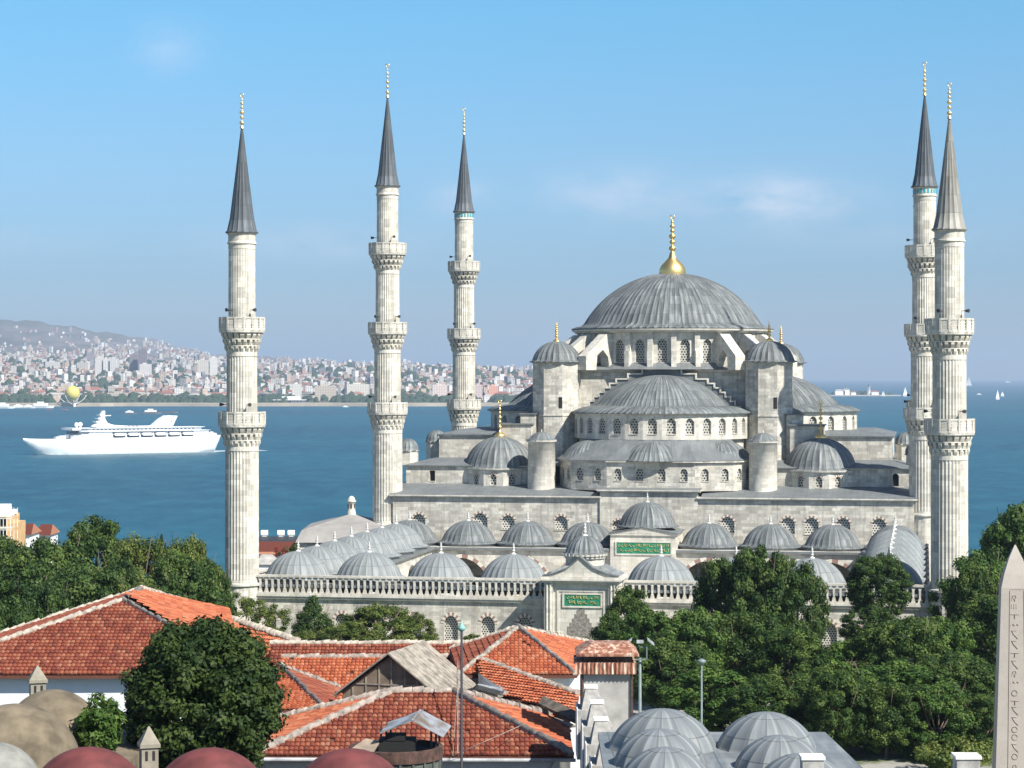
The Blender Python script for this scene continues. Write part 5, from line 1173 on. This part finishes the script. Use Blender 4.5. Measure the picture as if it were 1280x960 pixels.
# front dark red house
zr, ze = -12.56, -14.33
r0, r1 = (-4.78, 92, zr), (-2.3, 92, zr); e0, e1, e2, e3 = (-9.8, 87.5, ze), (2.28, 87.5, ze), (2.28, 96.6, ze), (-9.8, 96.6, ze)
hE = hip_house('red_roofed_house', 'nearest dark red hip roof behind the tin hooded drum', [e0, e1, e2, e3], None, [([e0, e1, r1, r0], 0), ([e1, e2, r1], 1), ([e2, e3, r0, r1], 0), ([e3, e0, r0], 1)], [TILE_RED, TILE_ORANGE], white_wall, cap=mortar_old, seed=8, caps=[(e0, r0), (e1, r1), (r0, r1), (e3, r0), (e2, r1)], r=.15)
mb = MB(); mb.tube([(-9.9, 87.35, ze-.1), (2.4, 87.35, ze-.14)], .07, 8); mb.tube([(1.6, 87.3, ze-.1), (1.2, 87.5, ze-.9), (1.2, 87.6, GZ)], .05, 6); part('gutter', mb, zinc, hE)
mb = MB(); mb.tube([V3(572, 826, 91), V3(572, 942, 87.2)], .03, 6); part('pipe', mb, mortar_old, hE)
mb = MB(); mb.tube([V3(571, 868, 91), V3(566, 945, 87.1), V3(640, 912, 87.0), V3(655, 905, 88.5)], .018, 4); part('wire', mb, mortar_old, hE)
# boarded gable behind it
ga = R(-16); FR['g'] = Matrix.Translation(Vector(((488-640)*98.5/F, 98.5, -13.75))) @ Matrix.Rotation(ga, 4, 'Z')
gt = thing('boarded_gable', 'brown boarded gable with a weathered plank roof between the red roofs', 'dormer', (0, 0, 0), 'g')
mb = MB(); mb.extr([(-2.15, 0, -.8), (2.1, 0, -.8), (2.1, 0, .28), (0, 0, 1.85), (-2.15, 0, .28)], (0, 4.5, 0)); part('gable_wall', mb, plain('brown_boards', (.20, .15, .11), .95, var=.3, sc_=1.6), gt)
mb = MB()
for x in (-1.7, -1.1, -.5, 0.05, .65, 1.2, 1.7): zt_ = 1.75-abs(x)*.74; mb.box(x-.03, x+.03, -.035, .0, -.8, zt_)
for z in (.62,): mb.box(-1.6, 1.6, -.045, -.036, z, z+.05)
part('battens', mb, wood, gt); rnd = random.Random(5)
for s_ in (-1, 1):
    mb = MB()
    for k in range(16):
        y0 = -.35+k*.31; j = rnd.uniform(-.05, .05); p = Vector((0, y0+.15, 2.0)); q = Vector((s_*(2.45+j), y0+.15, .13)); mb.obox((p+q)/2+Vector((0,0,rnd.uniform(-.015, .015))), (q-p)/2, (0, .148, 0), Vector((.1*s_, 0, .13)).normalized()*.03)
    part('plank_roof', mb, wood, gt)
# round boarded drum with a tin hood in the foreground
dx, dy = -3.5, 70.0; dt = thing('roof_drum', 'round dark boarded drum with a tin gabled hood on posts at the bottom', 'vent', (dx, dy, GZ))
db = plain('dark_green_grey_boards', (.075, .085, .075), .8, var=.45, sc_=2); rust = plain('rusty_iron', (.075, .04, .03), .85, var=.45, sc_=5)
mb = MB(); mb.lathe(dx, dy, [(1.36, -14.5), (1.36, -11.5)], 22, smooth=False)
for k in range(22): a = 2*PI*k/22; mb.obox((dx+1.37*math.cos(a), dy+1.37*math.sin(a), -13), (.03*math.cos(a), .03*math.sin(a), 0), (-.035*math.sin(a), .035*math.cos(a), 0), (0, 0, 1.5))
part('drum_wall', mb, db, dt); mb = MB(); mb.lathe(dx, dy, [(1.37, -11.52), (1.42, -11.5), (1.42, -11.16), (1.3, -11.14), (1.28, -11.6)], 40, smooth=False); part('rim', mb, rust, dt)
mb = MB(); mb.lathe(dx, dy, [(1.3, -11.3), (.02, -11.3)], 22, smooth=False); mb.box(dx-.5, dx+.6, dy-.5, dy+.4, -11.3, -10.93); mb.box(dx-.25, dx+.3, dy-.52, dy+.2, -10.93, -10.78); part('drum_inside', mb, plain('flat_black', (.012, .012, .012), .9), dt)  # one near-black tone for the disc and blocks in the drum
mb = MB(); mb.extr([(dx-1.35, dy-.9, -11.14), (dx-.6, dy-1.25, -11.14), (dx-.45, dy-.4, -10.95), (dx-.9, dy-.2, -10.9)], (0, .1, -.04)); part('bent_sheet', mb, plain('bent_metal_sheet', (.38, .30, .22), .6, .3, var=.3), dt)
for x in (-.43, -.3, 1.08, 1.2, -.17, 1.3): mb = MB(); mb.obox((dx+x, dy+(-.4 if x in (-.43, 1.08) else .2), -10.9), (.03, 0, 0), (0, .03, 0), (0, 0, .38)); part('hood_post', mb, M['black_metal'], dt)
tin = NT('shiny_tin'); n = tin.noise(1.6, 4); tinm = tin.fin(tin.mix(tin.ramp(n, [(.4, g(0)), (.6, g(1))]), (.55, .56, .57), (.30, .22, .15)), .42, .55)
mb = MB(); zb_ = -10.52
for (x0, z0, x1, z1) in ((dx-.45, -10.68, dx+.5, -10.28), (dx+.5, -10.28, dx+1.45, -10.78)):
    mb.extr([(x0, dy-.85, z0), (x1, dy-.85, z1), (x1+.12, dy-.85, z1+.02) if x1 < dx+.6 else (x1, dy-.85, z1+.03), (x0, dy-.85, z0+.04)], (.2, 1.4, .12))
part('tin_hood', mb, tinm, dt)
# plastered chimney pots
def pot(px, ytop, D, wd, label):
    x = (px-640)*D/F; zt_ = (470-ytop)*D/F; t = thing('roof_chimney', label, 'chimney', (x, D, zt_-3.2)); w2 = wd/2; a = R(18)
    def sq(r): return [(x+r*math.cos(a+PI/4+i*PI/2)*1.414, D+r*math.sin(a+PI/4+i*PI/2)*1.414) for i in range(4)]
    mb = MB(); mb.prism(sq(w2*.82), zt_-3.2, zt_-.52); part('shaft', mb, M['pot'], t); mb = MB(); mb.prism(sq(w2), zt_-.56, zt_-.46); mb.frustum(sq(w2*.98), zt_-.46, sq(.02), zt_); part('pyramid_cap', mb, M['pot'], t)
    mb = MB(); e = Vector((math.cos(a), math.sin(a), 0)); n = Vector((math.sin(a), -math.cos(a), 0))
    for s_ in (-1, 1): mb.obox(Vector((x, D, zt_-.78))+n*w2*.82+e*s_*w2*.35, e*w2*.13, n*.01, (0, 0, .13))
    part('smoke_slot', mb, M['dark'], t)
M['pot'] = plain('chimney_plaster', (.27, .245, .195), .95, var=.15, sc_=3)
pot(47, 832, 79, .62, 'plastered chimney with a pyramid cap beside the plaster domes'); pot(186, 908, 64, .56, 'plastered chimney between two brick red domes')
# plaster covered domes on the left
def dome_body(name, cx, cy, zt_, r, h, mat, label, cat='dome', ribs=0, drum=2.5, group=None):
    t = thing(name, label, cat, (cx, cy, zt_-h-drum), 'w', group); mb = MB(); mb.lathe(cx, cy, [(r*1.02, zt_-h-drum), (r*1.02, zt_-h)]+cap_prof(r, h, zt_-h, 14)[1:], 40, ribs=ribs, rh=.03); part('dome_shell', mb, mat, t); return t
pl_ = plain('grey_beige_plaster', (.155, .125, .085), .95, var=.4, sc_=1.1); pl2 = plain('pale_grey_plaster', (.22, .22, .20), .95, var=.2)
for (px, yt, D, r, h, m_, lb) in ((66, 862, 77, 1.62, 1.6, pl_, 'beige plaster dome right behind the left chimney'), (18, 880, 73, 2.1, 2.0, pl_, 'beige plaster dome at the left edge, in front of the white wall'), (-8, 928, 69, 1.4, 1.1, pl2, 'pale grey dome in the bottom left corner')):
    dome_body('plaster_dome', (px-640)*D/F, D, (470-yt)*D/F, r, h, m_, lb)
rd_ = plain('brick_red_paint', (.125, .030, .029), .75, var=.35, sc_=1.3)
for px, yt, lb in ((110, 934, 'brick red dome left of the small chimney'), (263, 935, 'brick red dome below the big round tree'), (437, 936, 'brick red dome beside the boarded drum')):
    D = 62; dome_body('red_dome', (px-640)*D/F, D, (470-yt)*D/F, 1.6, 1.35, rd_, lb)
mb = MB(); mb.box(-18, -2.2, 58, 66, GZ, -11.6); single('bath_roof', mb, pl_, 'flat plaster roof under the red domes', 'roof', org=(-10, 62, GZ)); mb = MB(); mb.box(-22, -12.5, 68, 84, GZ, -12.6); single('bath_block', mb, pl_, 'flat plaster roof under the beige domes', 'roof', org=(-17, 76, GZ))
# lead covered domes on the right
LN = lead_mat('near_lead_sheet', (.185, .205, .215), rows=.85, streak=.35, contrast=.12, rough=.5, sw=.48, sdk=.25)
mb = MB(); mb.prism([(2.6, 56), (10.2, 56), (9.7, 72.8), (2.9, 72.8)], GZ, -11.35); mb.prism([(2.5, 56), (10.3, 56), (9.85, 73), (2.7, 73)], -11.35, -11.2, m=1); lr = single('lead_roofed_hall', mb, [grey_wall, LN], 'flat lead roof carrying small domes at the bottom right', 'building', org=(6.3, 64, GZ))
for px, yt, D, r, h, lb in ((828, 886, 70, 1.62, 1.15, 'broad lead dome behind two fan shaped ones, beside the rusty chimney'), (958, 890, 70, 1.5, 1.1, 'broad lead dome on the right of the lead roof, rear row'), (824, 911, 67, 1.35, 1.15, 'fan seamed lead dome in the middle of the left three'),
        (832, 934, 64, 1.3, 1.05, 'front lead dome of the left three, cut by the photo edge'), (975, 919, 66.5, 1.35, 1.1, 'fan seamed lead dome in front of the right broad dome'), (1002, 942, 63.5, 1.3, 1.0, 'front right lead dome beside the small stone pier')):
    dome_body('lead_dome', (px-640)*D/F, D, (470-yt)*D/F, r, h, LN, lb, ribs=15, drum=1.2, group='lead domes at the bottom right')
# stepped row of tapered white topped piers on a wall
wt = plain('flaking_whitewash', (.72, .71, .68), .9, var=.12, sc_=3)
pier_m = plain('grey_pier_render', (.33, .32, .30), .95, var=.25, sc_=3)
mb = MB(); mb.prism([(2.75, 70), (3.25, 70), (3.15, 88), (2.75, 88)], GZ, -12.7); single('party_wall', mb, wt, 'whitewashed party wall under the stepped piers', 'wall', org=(3, 79, GZ))
for px, yt, D, lb in ((738.5, 857, 86, 'farthest and smallest of the white topped tapered piers'), (746, 876, 82, 'second farthest white topped tapered pier'), (751, 897, 78.5, 'middle one of the white topped tapered piers'), (758.5, 921, 75, 'second nearest white topped tapered pier'), (767.5, 947, 71.5, 'nearest white topped pier, cut by the photo edge')):
    x = (px-640)*D/F; zt_ = (470-yt)*D/F; t = thing('tapered_pier', lb, 'pier', (x, D, zt_-1.1), 'w', 'white topped piers stepping along the wall'); q = lambda a, b: [(x-a, D-b), (x+a, D-b), (x+a, D+b), (x-a, D+b)]
    mb = MB(); mb.prism(q(.5, .9), zt_-2.6, zt_-.8); mb.frustum([(x-.36, D-.75), (x+.52, D-.75), (x+.52, D+.6), (x-.36, D+.6)], zt_-.8, q(.2, .3), zt_-.07); part('pier_body', mb, pier_m, t)
    mb = MB(); mb.prism(q(.25, .34), zt_-.07, zt_); part('pier_cap', mb, wt, t); mb = MB(); mb.box(x-.54, x-.505, D-.92, D+.92, zt_-2.6, zt_-.75); part('white_side', mb, wt, t)
for px, yt, D, wd, lb in ((1015, 944, 60, .55, 'small stone pier at the bottom edge beside the lead domes'), (1208, 943, 62, .62, 'white topped block at the bottom edge left of the obelisk')):
    x = (px-640)*D/F; zt_ = (470-yt)*D/F; mb = MB(); q = lambda a: [(x-a, D-a), (x+a, D-a), (x+a, D+a), (x-a, D+a)]; mb.frustum(q(wd*.75), GZ, q(wd*.5), zt_-.08); mb.prism(q(wd*.56), zt_-.08, zt_, m=1); single('stone_pier', mb, [pier_m, wt], lb, 'pier', org=(x, D, GZ))
# big chimney hut with rusty corrugated roofs
ht = thing('rusty_hooded_chimney', 'square rendered chimney with two rusty corrugated iron hoods', 'chimney', (3.7, 91, GZ)); D = 90.0
def corr(x0, x1, y0, y1, z0, z1, n=26, lens=False):
    mb = MB(); prev = None
    for i in range(n*2+1):
        x = x0+(x1-x0)*i/(n*2); k = .03 if i % 2 else -.03; u = 2*i/(n*2)-1; cz = z1-(.16*u*u if lens else 0); row = [(x+(.0), y0+k-(.0), z0), (x, y0+k+.05, cz+k*.3), (x, y1, cz+k*.3+.03), (x, y1+.05, z0+.1)]
        if prev:
            for j in range(3): mb.face([prev[j], row[j], row[j+1], prev[j+1]], uv=[(x, j)]*4)
        prev = row
    return mb
t = NT('rusty_corrugated_iron'); n = t.noise(2.2, 5, t.scaled(t.obj(), (2.5, 2.5, .5)), .65); rustc = t.fin(t.ramp(n, [(.36, (.13, .04, .025)), (.5, (.30, .13, .08)), (.62, (.55, .42, .32)), (.72, (.62, .58, .50))]), .8)
mb = MB(); mb.box(2.78, 4.62, D+.1, D+2, GZ, -11.55); part('chimney_wall', mb, grey_wall, ht); mb = MB(); mb.box(4.62, 4.7, D, D+2, -16, -11.45); mb.box(2.7, 2.78, D, D+2, -16, -11.45); part('iron_angle', mb, rust, ht)
part('lower_hood', corr(2.45, 4.82, D-.15, D+2.3, -11.55, -11.12, n=15), rustc, ht); up_ = MB(); up_.frustum([(2.5, D-.2), (4.92, D-.2), (4.92, D+2.3), (2.5, D+2.3)], -10.86, [(2.5, D-.2), (4.92, D-.2), (4.92, D+2.3), (2.5, D+2.3)], -10.78, cap=False); up_.frustum([(2.5, D-.2), (4.92, D-.2), (4.92, D+2.3), (2.5, D+2.3)], -10.78, [(3.1, D+.5), (4.5, D+.5), (4.6, D+1.7), (3.0, D+1.7)], -10.45); part('upper_hood', up_, rustc, ht)
mb = MB()
for x, y in ((2.85, D), (4.5, D), (3.3, D+1.8), (2.75, D+.6), (4.6, D+1.5)): mb.box(x-.03, x+.03, y, y+.06, -11.15, -10.8)
part('hood_stay', mb, M['black_metal'], ht)
# poles and lamps
def pole(px, ytop, D, r): x = (px-640)*D/F; return x, D, (470-ytop)*D/F, r
x, y, z, r = pole(577, 790, 84, .06); t = thing('flag_pole', 'thin dark pole with a verdigris finial in front of the red roofs', 'pole', (x, y, GZ)); mb = MB(); mb.tube([(x, y, GZ), (x, y, z)], r*1.3, 8, r2=r*.7); part('shaft', mb, M['black_metal'], t)
mb = MB(); mb.lathe(x, y, [(.03, z), (.13, z+.08), (.16, z+.16), (.08, z+.24), (.03, z+.32), (.02, z+.5)], 10); part('finial', mb, plain('verdigris', (.20, .42, .36), .6), t)
x, y, z, r = pole(800, 803, 150, .11); t = thing('floodlight_mast', 'grey mast with three floodlights above the lead domes', 'lamp', (x, y, GZ)); gm_ = plain('galvanised_steel', (.17, .21, .21), .6, .2); mb = MB(); mb.tube([(x, y, GZ), (x, y, z-1)], .14, 8, r2=.09); part('mast', mb, gm_, t)
mb = MB(); mb.box(x-.55, x+.45, y-.3, y-.25, z-1.1, z-1.02); mb.box(x-.55, x-.49, y-.3, y+.3, z-1.1, z-.3); mb.box(x+.4, x+.46, y-.3, y+.3, z-1.1, z-.3); mb.box(x-.55, x+.45, y+.2, y+.25, z-.35, z-.3); part('lamp_frame', mb, gm_, t)
for dx_, tl_ in ((-.75, .35), (0, 0), (.7, -.35)): mb = MB(); mb.obox((x+dx_, y, z+.05), (.22, 0, tl_*.5), (0, .12, 0), (.04*tl_, 0, .10)); part('floodlight', mb, zinc, t)
x, y, z, r = pole(877, 826, 165, .08); t = thing('street_lamp', 'slim grey street lamp in front of the bright green trees', 'lamp', (x, y, GZ)); mb = MB(); mb.tube([(x, y, GZ), (x, y, z-.2)], .09, 8, r2=.06); part('post', mb, gm_, t); mb = MB(); mb.lathe(x, y, [(.05, z-.35), (.2, z-.2), (.34, z-.05), (.3, z+.05), (.05, z+.16)], 14); part('lamp_head', mb, gm_, t)
# obelisk
ox, oy = (1269-640)*130/F, 130.0; zt_ = (470-681)*130/F
t = NT('rose_granite'); n = t.noise(1.2, 5); sp = t.n('ShaderNodeSeparateXYZ', {0: t.obj()}); c = t.mix(n, (.34, .30, .265), (.43, .39, .35)); c = t.mix(t.math('MULTIPLY', t.ramp(t.noise(7, 3), [(.5, g(0)), (.7, g(1))]), .3), c, (.30, .24, .20)); gran = t.fin(c, .8)
ob_ = thing('obelisk', 'tall rose granite obelisk carved with picture signs at the right edge', 'obelisk', (ox, oy, GZ)); FR['o'] = Matrix.Identity(4)
def sq(r, a=R(-7)): return [(ox+r*1.414*math.cos(a+PI/4+i*PI/2), oy+r*1.414*math.sin(a+PI/4+i*PI/2)) for i in range(4)]
s0 = sorted(sq(1), key=lambda p: math.atan2(p[1]-oy, p[0]-ox)); 
mb = MB(); mb.frustum(sq(1.25), GZ+3.5, sq(.83), zt_-2.35); mb.frustum(sq(.83), zt_-2.35, sq(.66), zt_-1.6, cap=False); mb.frustum(sq(.66), zt_-1.6, sq(.38), zt_-.75, cap=False); mb.frustum(sq(.38), zt_-.75, sq(.03), zt_); part('shaft', mb, gran, ob_)
mb = MB(); mb.prism(sq(2.0), GZ, GZ+1.2); mb.prism(sq(1.7), GZ+1.203, GZ+3.1); [mb.box(ox+dx_-.2, ox+dx_+.2, oy+dy_-.2, oy+dy_+.2, GZ+3.1, GZ+3.5) for dx_ in (-1, 1) for dy_ in (-1, 1)]; part('pedestal', mb, M['stone'], ob_)
gl = MB(); e = Vector((math.cos(R(-7)), math.sin(R(-7)), 0)); n = Vector((math.sin(R(-7)), -math.cos(R(-7)), 0)); rnd = random.Random(12); z = zt_-2.9
def face_pt(a, zz, k=.012):
    f = (zt_-2.35-zz)/((zt_-2.35)-(GZ+3.5)); r = .83+(1.25-.83)*f; return Vector((ox, oy, zz))+n*(r+k)+e*a
def stroke(pts, r=.022): gl.tube([face_pt(a, b) for a, b in pts], r, 4)
stroke([(-.32, zt_-2.42), (.62, zt_-2.42)], .012)
while z > GZ+5:
    k = rnd.randrange(6); a = -.12
    if k == 0: stroke([(a+.16*math.cos(t_), z+.16*math.sin(t_)) for t_ in [i*.75 for i in range(9)]])
    elif k == 1: stroke([(a-.2, z+.1), (a+.25, z+.1)]); stroke([(a, z+.1), (a, z-.15)])
    elif k == 2: [stroke([(a-.22+i*.11, z+(.07 if i % 2 else -.03)), (a-.11+i*.11, z+(-.03 if i % 2 else .07))]) for i in range(4)]
    elif k == 3: stroke([(a-.15, z-.15), (a-.1, z+.1), (a+.05, z+.16), (a+.1, z+.02), (a-.02, z-.04), (a+.02, z-.18)])
    elif k == 4: [stroke([(a-.15+i*.13, z-.12), (a-.15+i*.13, z+.14)]) for i in range(3)]
    else: stroke([(a-.15, z+.2), (a-.05, z), (a+.18, z-.25)]); stroke([(a-.15, z+.2), (a+.1, z+.2)])
    z -= rnd.uniform(.42, .6)
for s_ in (-.42, .42): stroke([(s_*.9, zt_-2.5), (s_*1.25, GZ+5)], .012)
part('carved_signs', gl, plain('carved_shadow_groove', (.29, .25, .21), .9), ob_)

# ================================================================== HOUSES BEYOND THE COURTYARD AND THE GROVE
ph = 300.0; def_ = None
pv2 = thing('stone_pavilion', 'pale stone building with a shallow pyramid roof behind the left arcade', 'pavilion', ((432-640)*ph/F, ph+8, GZ)); X0, X1 = (369-640)*ph/F, (492-640)*ph/F; xc, zc_ = (434-640)*ph/F, (470-642)*(ph+8)/F
mb = MB(); mb.box(X0+.5, X1-.3, ph+.5, ph+16, -34, -21.6); part('wall', mb, M['stone'], pv2); mb = MB(); ps = plain('pinkish_grey_roof', (.29, .275, .26), .8, var=.12, sc_=.6)
mb.frustum([(X0, ph), (X1, ph), (X1, ph+16.5), (X0, ph+16.5)], -21.55, [(X0+.75, ph+.9), (X1-.75, ph+.9), (X1-.75, ph+15.6), (X0+.75, ph+15.6)], -20.0, cap=False)
q = [(X0+.75, ph+.9, -20.0), (X1-.75, ph+.9, -20.0), (X1-.75, ph+15.6, -20.0), (X0+.75, ph+15.6, -20.0)]
for i in range(4): mb.face([q[i], q[(i+1) % 4], (xc, ph+8, zc_)])
part('pyramid_roof', mb, ps, pv2); mb = MB(); mb.lathe(xc, ph+8, [(.62, zc_-.3), (.55, zc_+.3), (.5, zc_+.35), (.5, zc_+1.5), (.62, zc_+1.55), (.62, zc_+1.7), (.5, zc_+1.75), (.42, zc_+2.1), (.2, zc_+2.3), (.02, zc_+2.36)], 14); lt = part('roof_lantern', mb, M['stone_bright'], pv2)
mb = MB(); [mb.obox((xc+.5*math.cos(a), ph+8+.5*math.sin(a), zc_+1.0), (.02*math.cos(a), .02*math.sin(a), 0), (-.1*math.sin(a), .1*math.cos(a), 0), (0, 0, .3)) for a in (-PI/2, -PI/2-1, -PI/2+1)]; part('lantern_opening', mb, M['dark'], lt)
# house with water tanks on its roof
D = 305; hx0, hx1 = (308-640)*D/F, (372-640)*D/F; hh = thing('tank_roofed_house', 'house with dark solar panels on its red roof behind the courtyard corner', 'house', ((340-640)*D/F, D+4, GZ-1))
mb = MB(); mb.box(hx0, hx1, D, D+9, GZ-2, -23.4); part('wall', mb, white_wall, hh); mb = MB(); mb.extr([(hx0-.4, D-.5, -23.4), (hx1+.4, D-.5, -23.4), (hx1+.2, D+3, -22.3), (hx0-.2, D+3, -22.3)], (0, .3, .3)); part('tiled_roof', mb, TILE_RED, hh)
mb = MB(); mb.extr([(hx0, D+3, -22.3), (hx1-.3, D+3, -22.3), (hx1-.3, D+4.2, -21.5), (hx0, D+4.2, -21.5)], (0, .2, .1)); part('solar_panels', mb, plain('dark_solar_glass', (.04, .045, .055), .3), hh)
for px in (326, 347, 360): x = (px-640)*D/F; mb = MB(); mb.tube([(x-.45, D+4.6, -20.95), (x+.45, D+4.6, -20.95)], .38, 12); mb.box(x-.3, x+.3, D+4.4, D+4.8, -21.6, -21.2); single('water_tank', mb, M['white_paint'], {326: 'white roof water tank closest to the near left minaret', 347: 'middle white roof water tank behind the courtyard', 360: 'rightmost white roof water tank behind the courtyard'}[px], 'tank', org=(x, D+4.6, -21.6), group='white tanks on the house roof')
D = 282; x0, x1 = (322-640)*D/F, (343-640)*D/F; mb = MB(); mb.box(x0, x1, D, D+5, GZ-1, -22.9); mb.frustum([(x0-.2, D-.3), (x1+.2, D-.3), (x1+.2, D+5.3), (x0-.2, D+5.3)], -22.9, [(x0+.2, D+2), (x1-.6, D+2), (x1-.6, D+3), (x0+.2, D+3)], -21.9, m=1); [mb.box(x0+.4+i*.7, x0+.75+i*.7, D-.03, D, -24.6, -23.5, m=2) for i in range(2)]; single('small_white_house', mb, [white_wall, grey_wall, M['dark']], 'small white house between the minaret foot and the corner dome', 'house', org=(x0, D, GZ))
KP[5] = [crown_mesh('crown', 31, PH, PW, leaf_mat('red_blossom', [(.2, (.06, .10, .03)), (.5, (.35, .03, .04)), (.8, (.55, .08, .08))]), 60, 90, .5, 1.5)]
tree(352, 684, 24, 288, 5, 'red flowering tree behind the courtyard corner dome', None, .2); tree(368, 681, 26, 291, 0, 'green tree between the red blossom and the pavilion', None, .2)
# buildings at the left edge
D = 262; x0, x1 = (-20-640)*D/F, (18-640)*D/F; bt = thing('ochre_house', 'ochre house with balconies and a white roof terrace at the left edge', 'house', (x0, D, GZ)); oc = plain('ochre_render', (.55, .36, .18), .9); 
mb = MB(); mb.box(x0, x1-1.1, D, D+8, GZ, (470-646)*D/F); mb.box(x1-1.1, x1-.2, D+1, D+7, GZ, (470-655)*D/F); part('wall', mb, oc, bt)
mb = MB(); [mb.box(x0, x1, D-1.2, D-.1, (470-y)*D/F, (470-y)*D/F+.18) for y in (646, 660, 674, 690)]; part('balcony_slab', mb, plain('pale_balcony', (.66, .60, .50)), bt); mb = MB(); [[mb.box(x0+i*.4, x0+i*.4+.06, D-1.15, D-1.1, (470-y)*D/F+.18, (470-y)*D/F+1.1) for i in range(11)] for y in (646, 660, 674)]; [mb.box(x0, x1, D-1.17, D-1.08, (470-y)*D/F+1.1, (470-y)*D/F+1.16) for y in (646, 660, 674)]; part('railing', mb, M['white_paint'], bt)
mb = MB(); [[mb.box(x0+.3+i*1.4, x0+1.1+i*1.4, D-.03, D-.001, (470-y)*D/F+.3, (470-y)*D/F+1.2) for i in range(2)] for y in (660, 674, 690)]; part('window', mb, M['dark'], bt); mb = MB(); mb.box(x0, (7-640)*D/F, D+1, D+6, (470-646)*D/F, (470-640)*D/F); mb.box(x0+.5, (5-640)*D/F, D+2, D+4, (470-640)*D/F, (470-632)*D/F); part('roof_terrace_room', mb, M['white_paint'], bt)
for (a_, b_, yt, D, lb) in ((24, 40, 656, 300, 'small red tiled roof right beside the ochre house'), (42, 64, 657, 310, 'longer red tiled roof above the left grove')):
    x0, x1 = (a_-640)*D/F, (b_-640)*D/F; z = (470-yt)*D/F; mb = MB(); mb.box(x0+.3, x1-.3, D, D+6, -34, z-1.2); mb.face([(x0, D-.4, z-1.25), (x1, D-.4, z-1.25), (x1-.4, D+3, z), (x0+.4, D+3, z)], m=1); mb.face([(x1, D-.4, z-1.25), (x1, D+6.4, z-1.25), (x1-.4, D+3, z)], m=1); mb.face([(x1, D+6.4, z-1.25), (x0, D+6.4, z-1.25), (x0+.4, D+3, z), (x1-.4, D+3, z)], m=1); single('low_red_roofed_house', mb, [white_wall, TILE_RED], lb, 'house', org=(x0, D, -30))
# paving round the bottom right of the park and a low parapet
mb = MB(); mb.box(25, 48, 171, 171.5, GZ, GZ+.7); 0 and single('park_wall', mb, grey_wall, 'low pale wall along the park path under the right trees', 'wall', org=(36, 171, GZ))
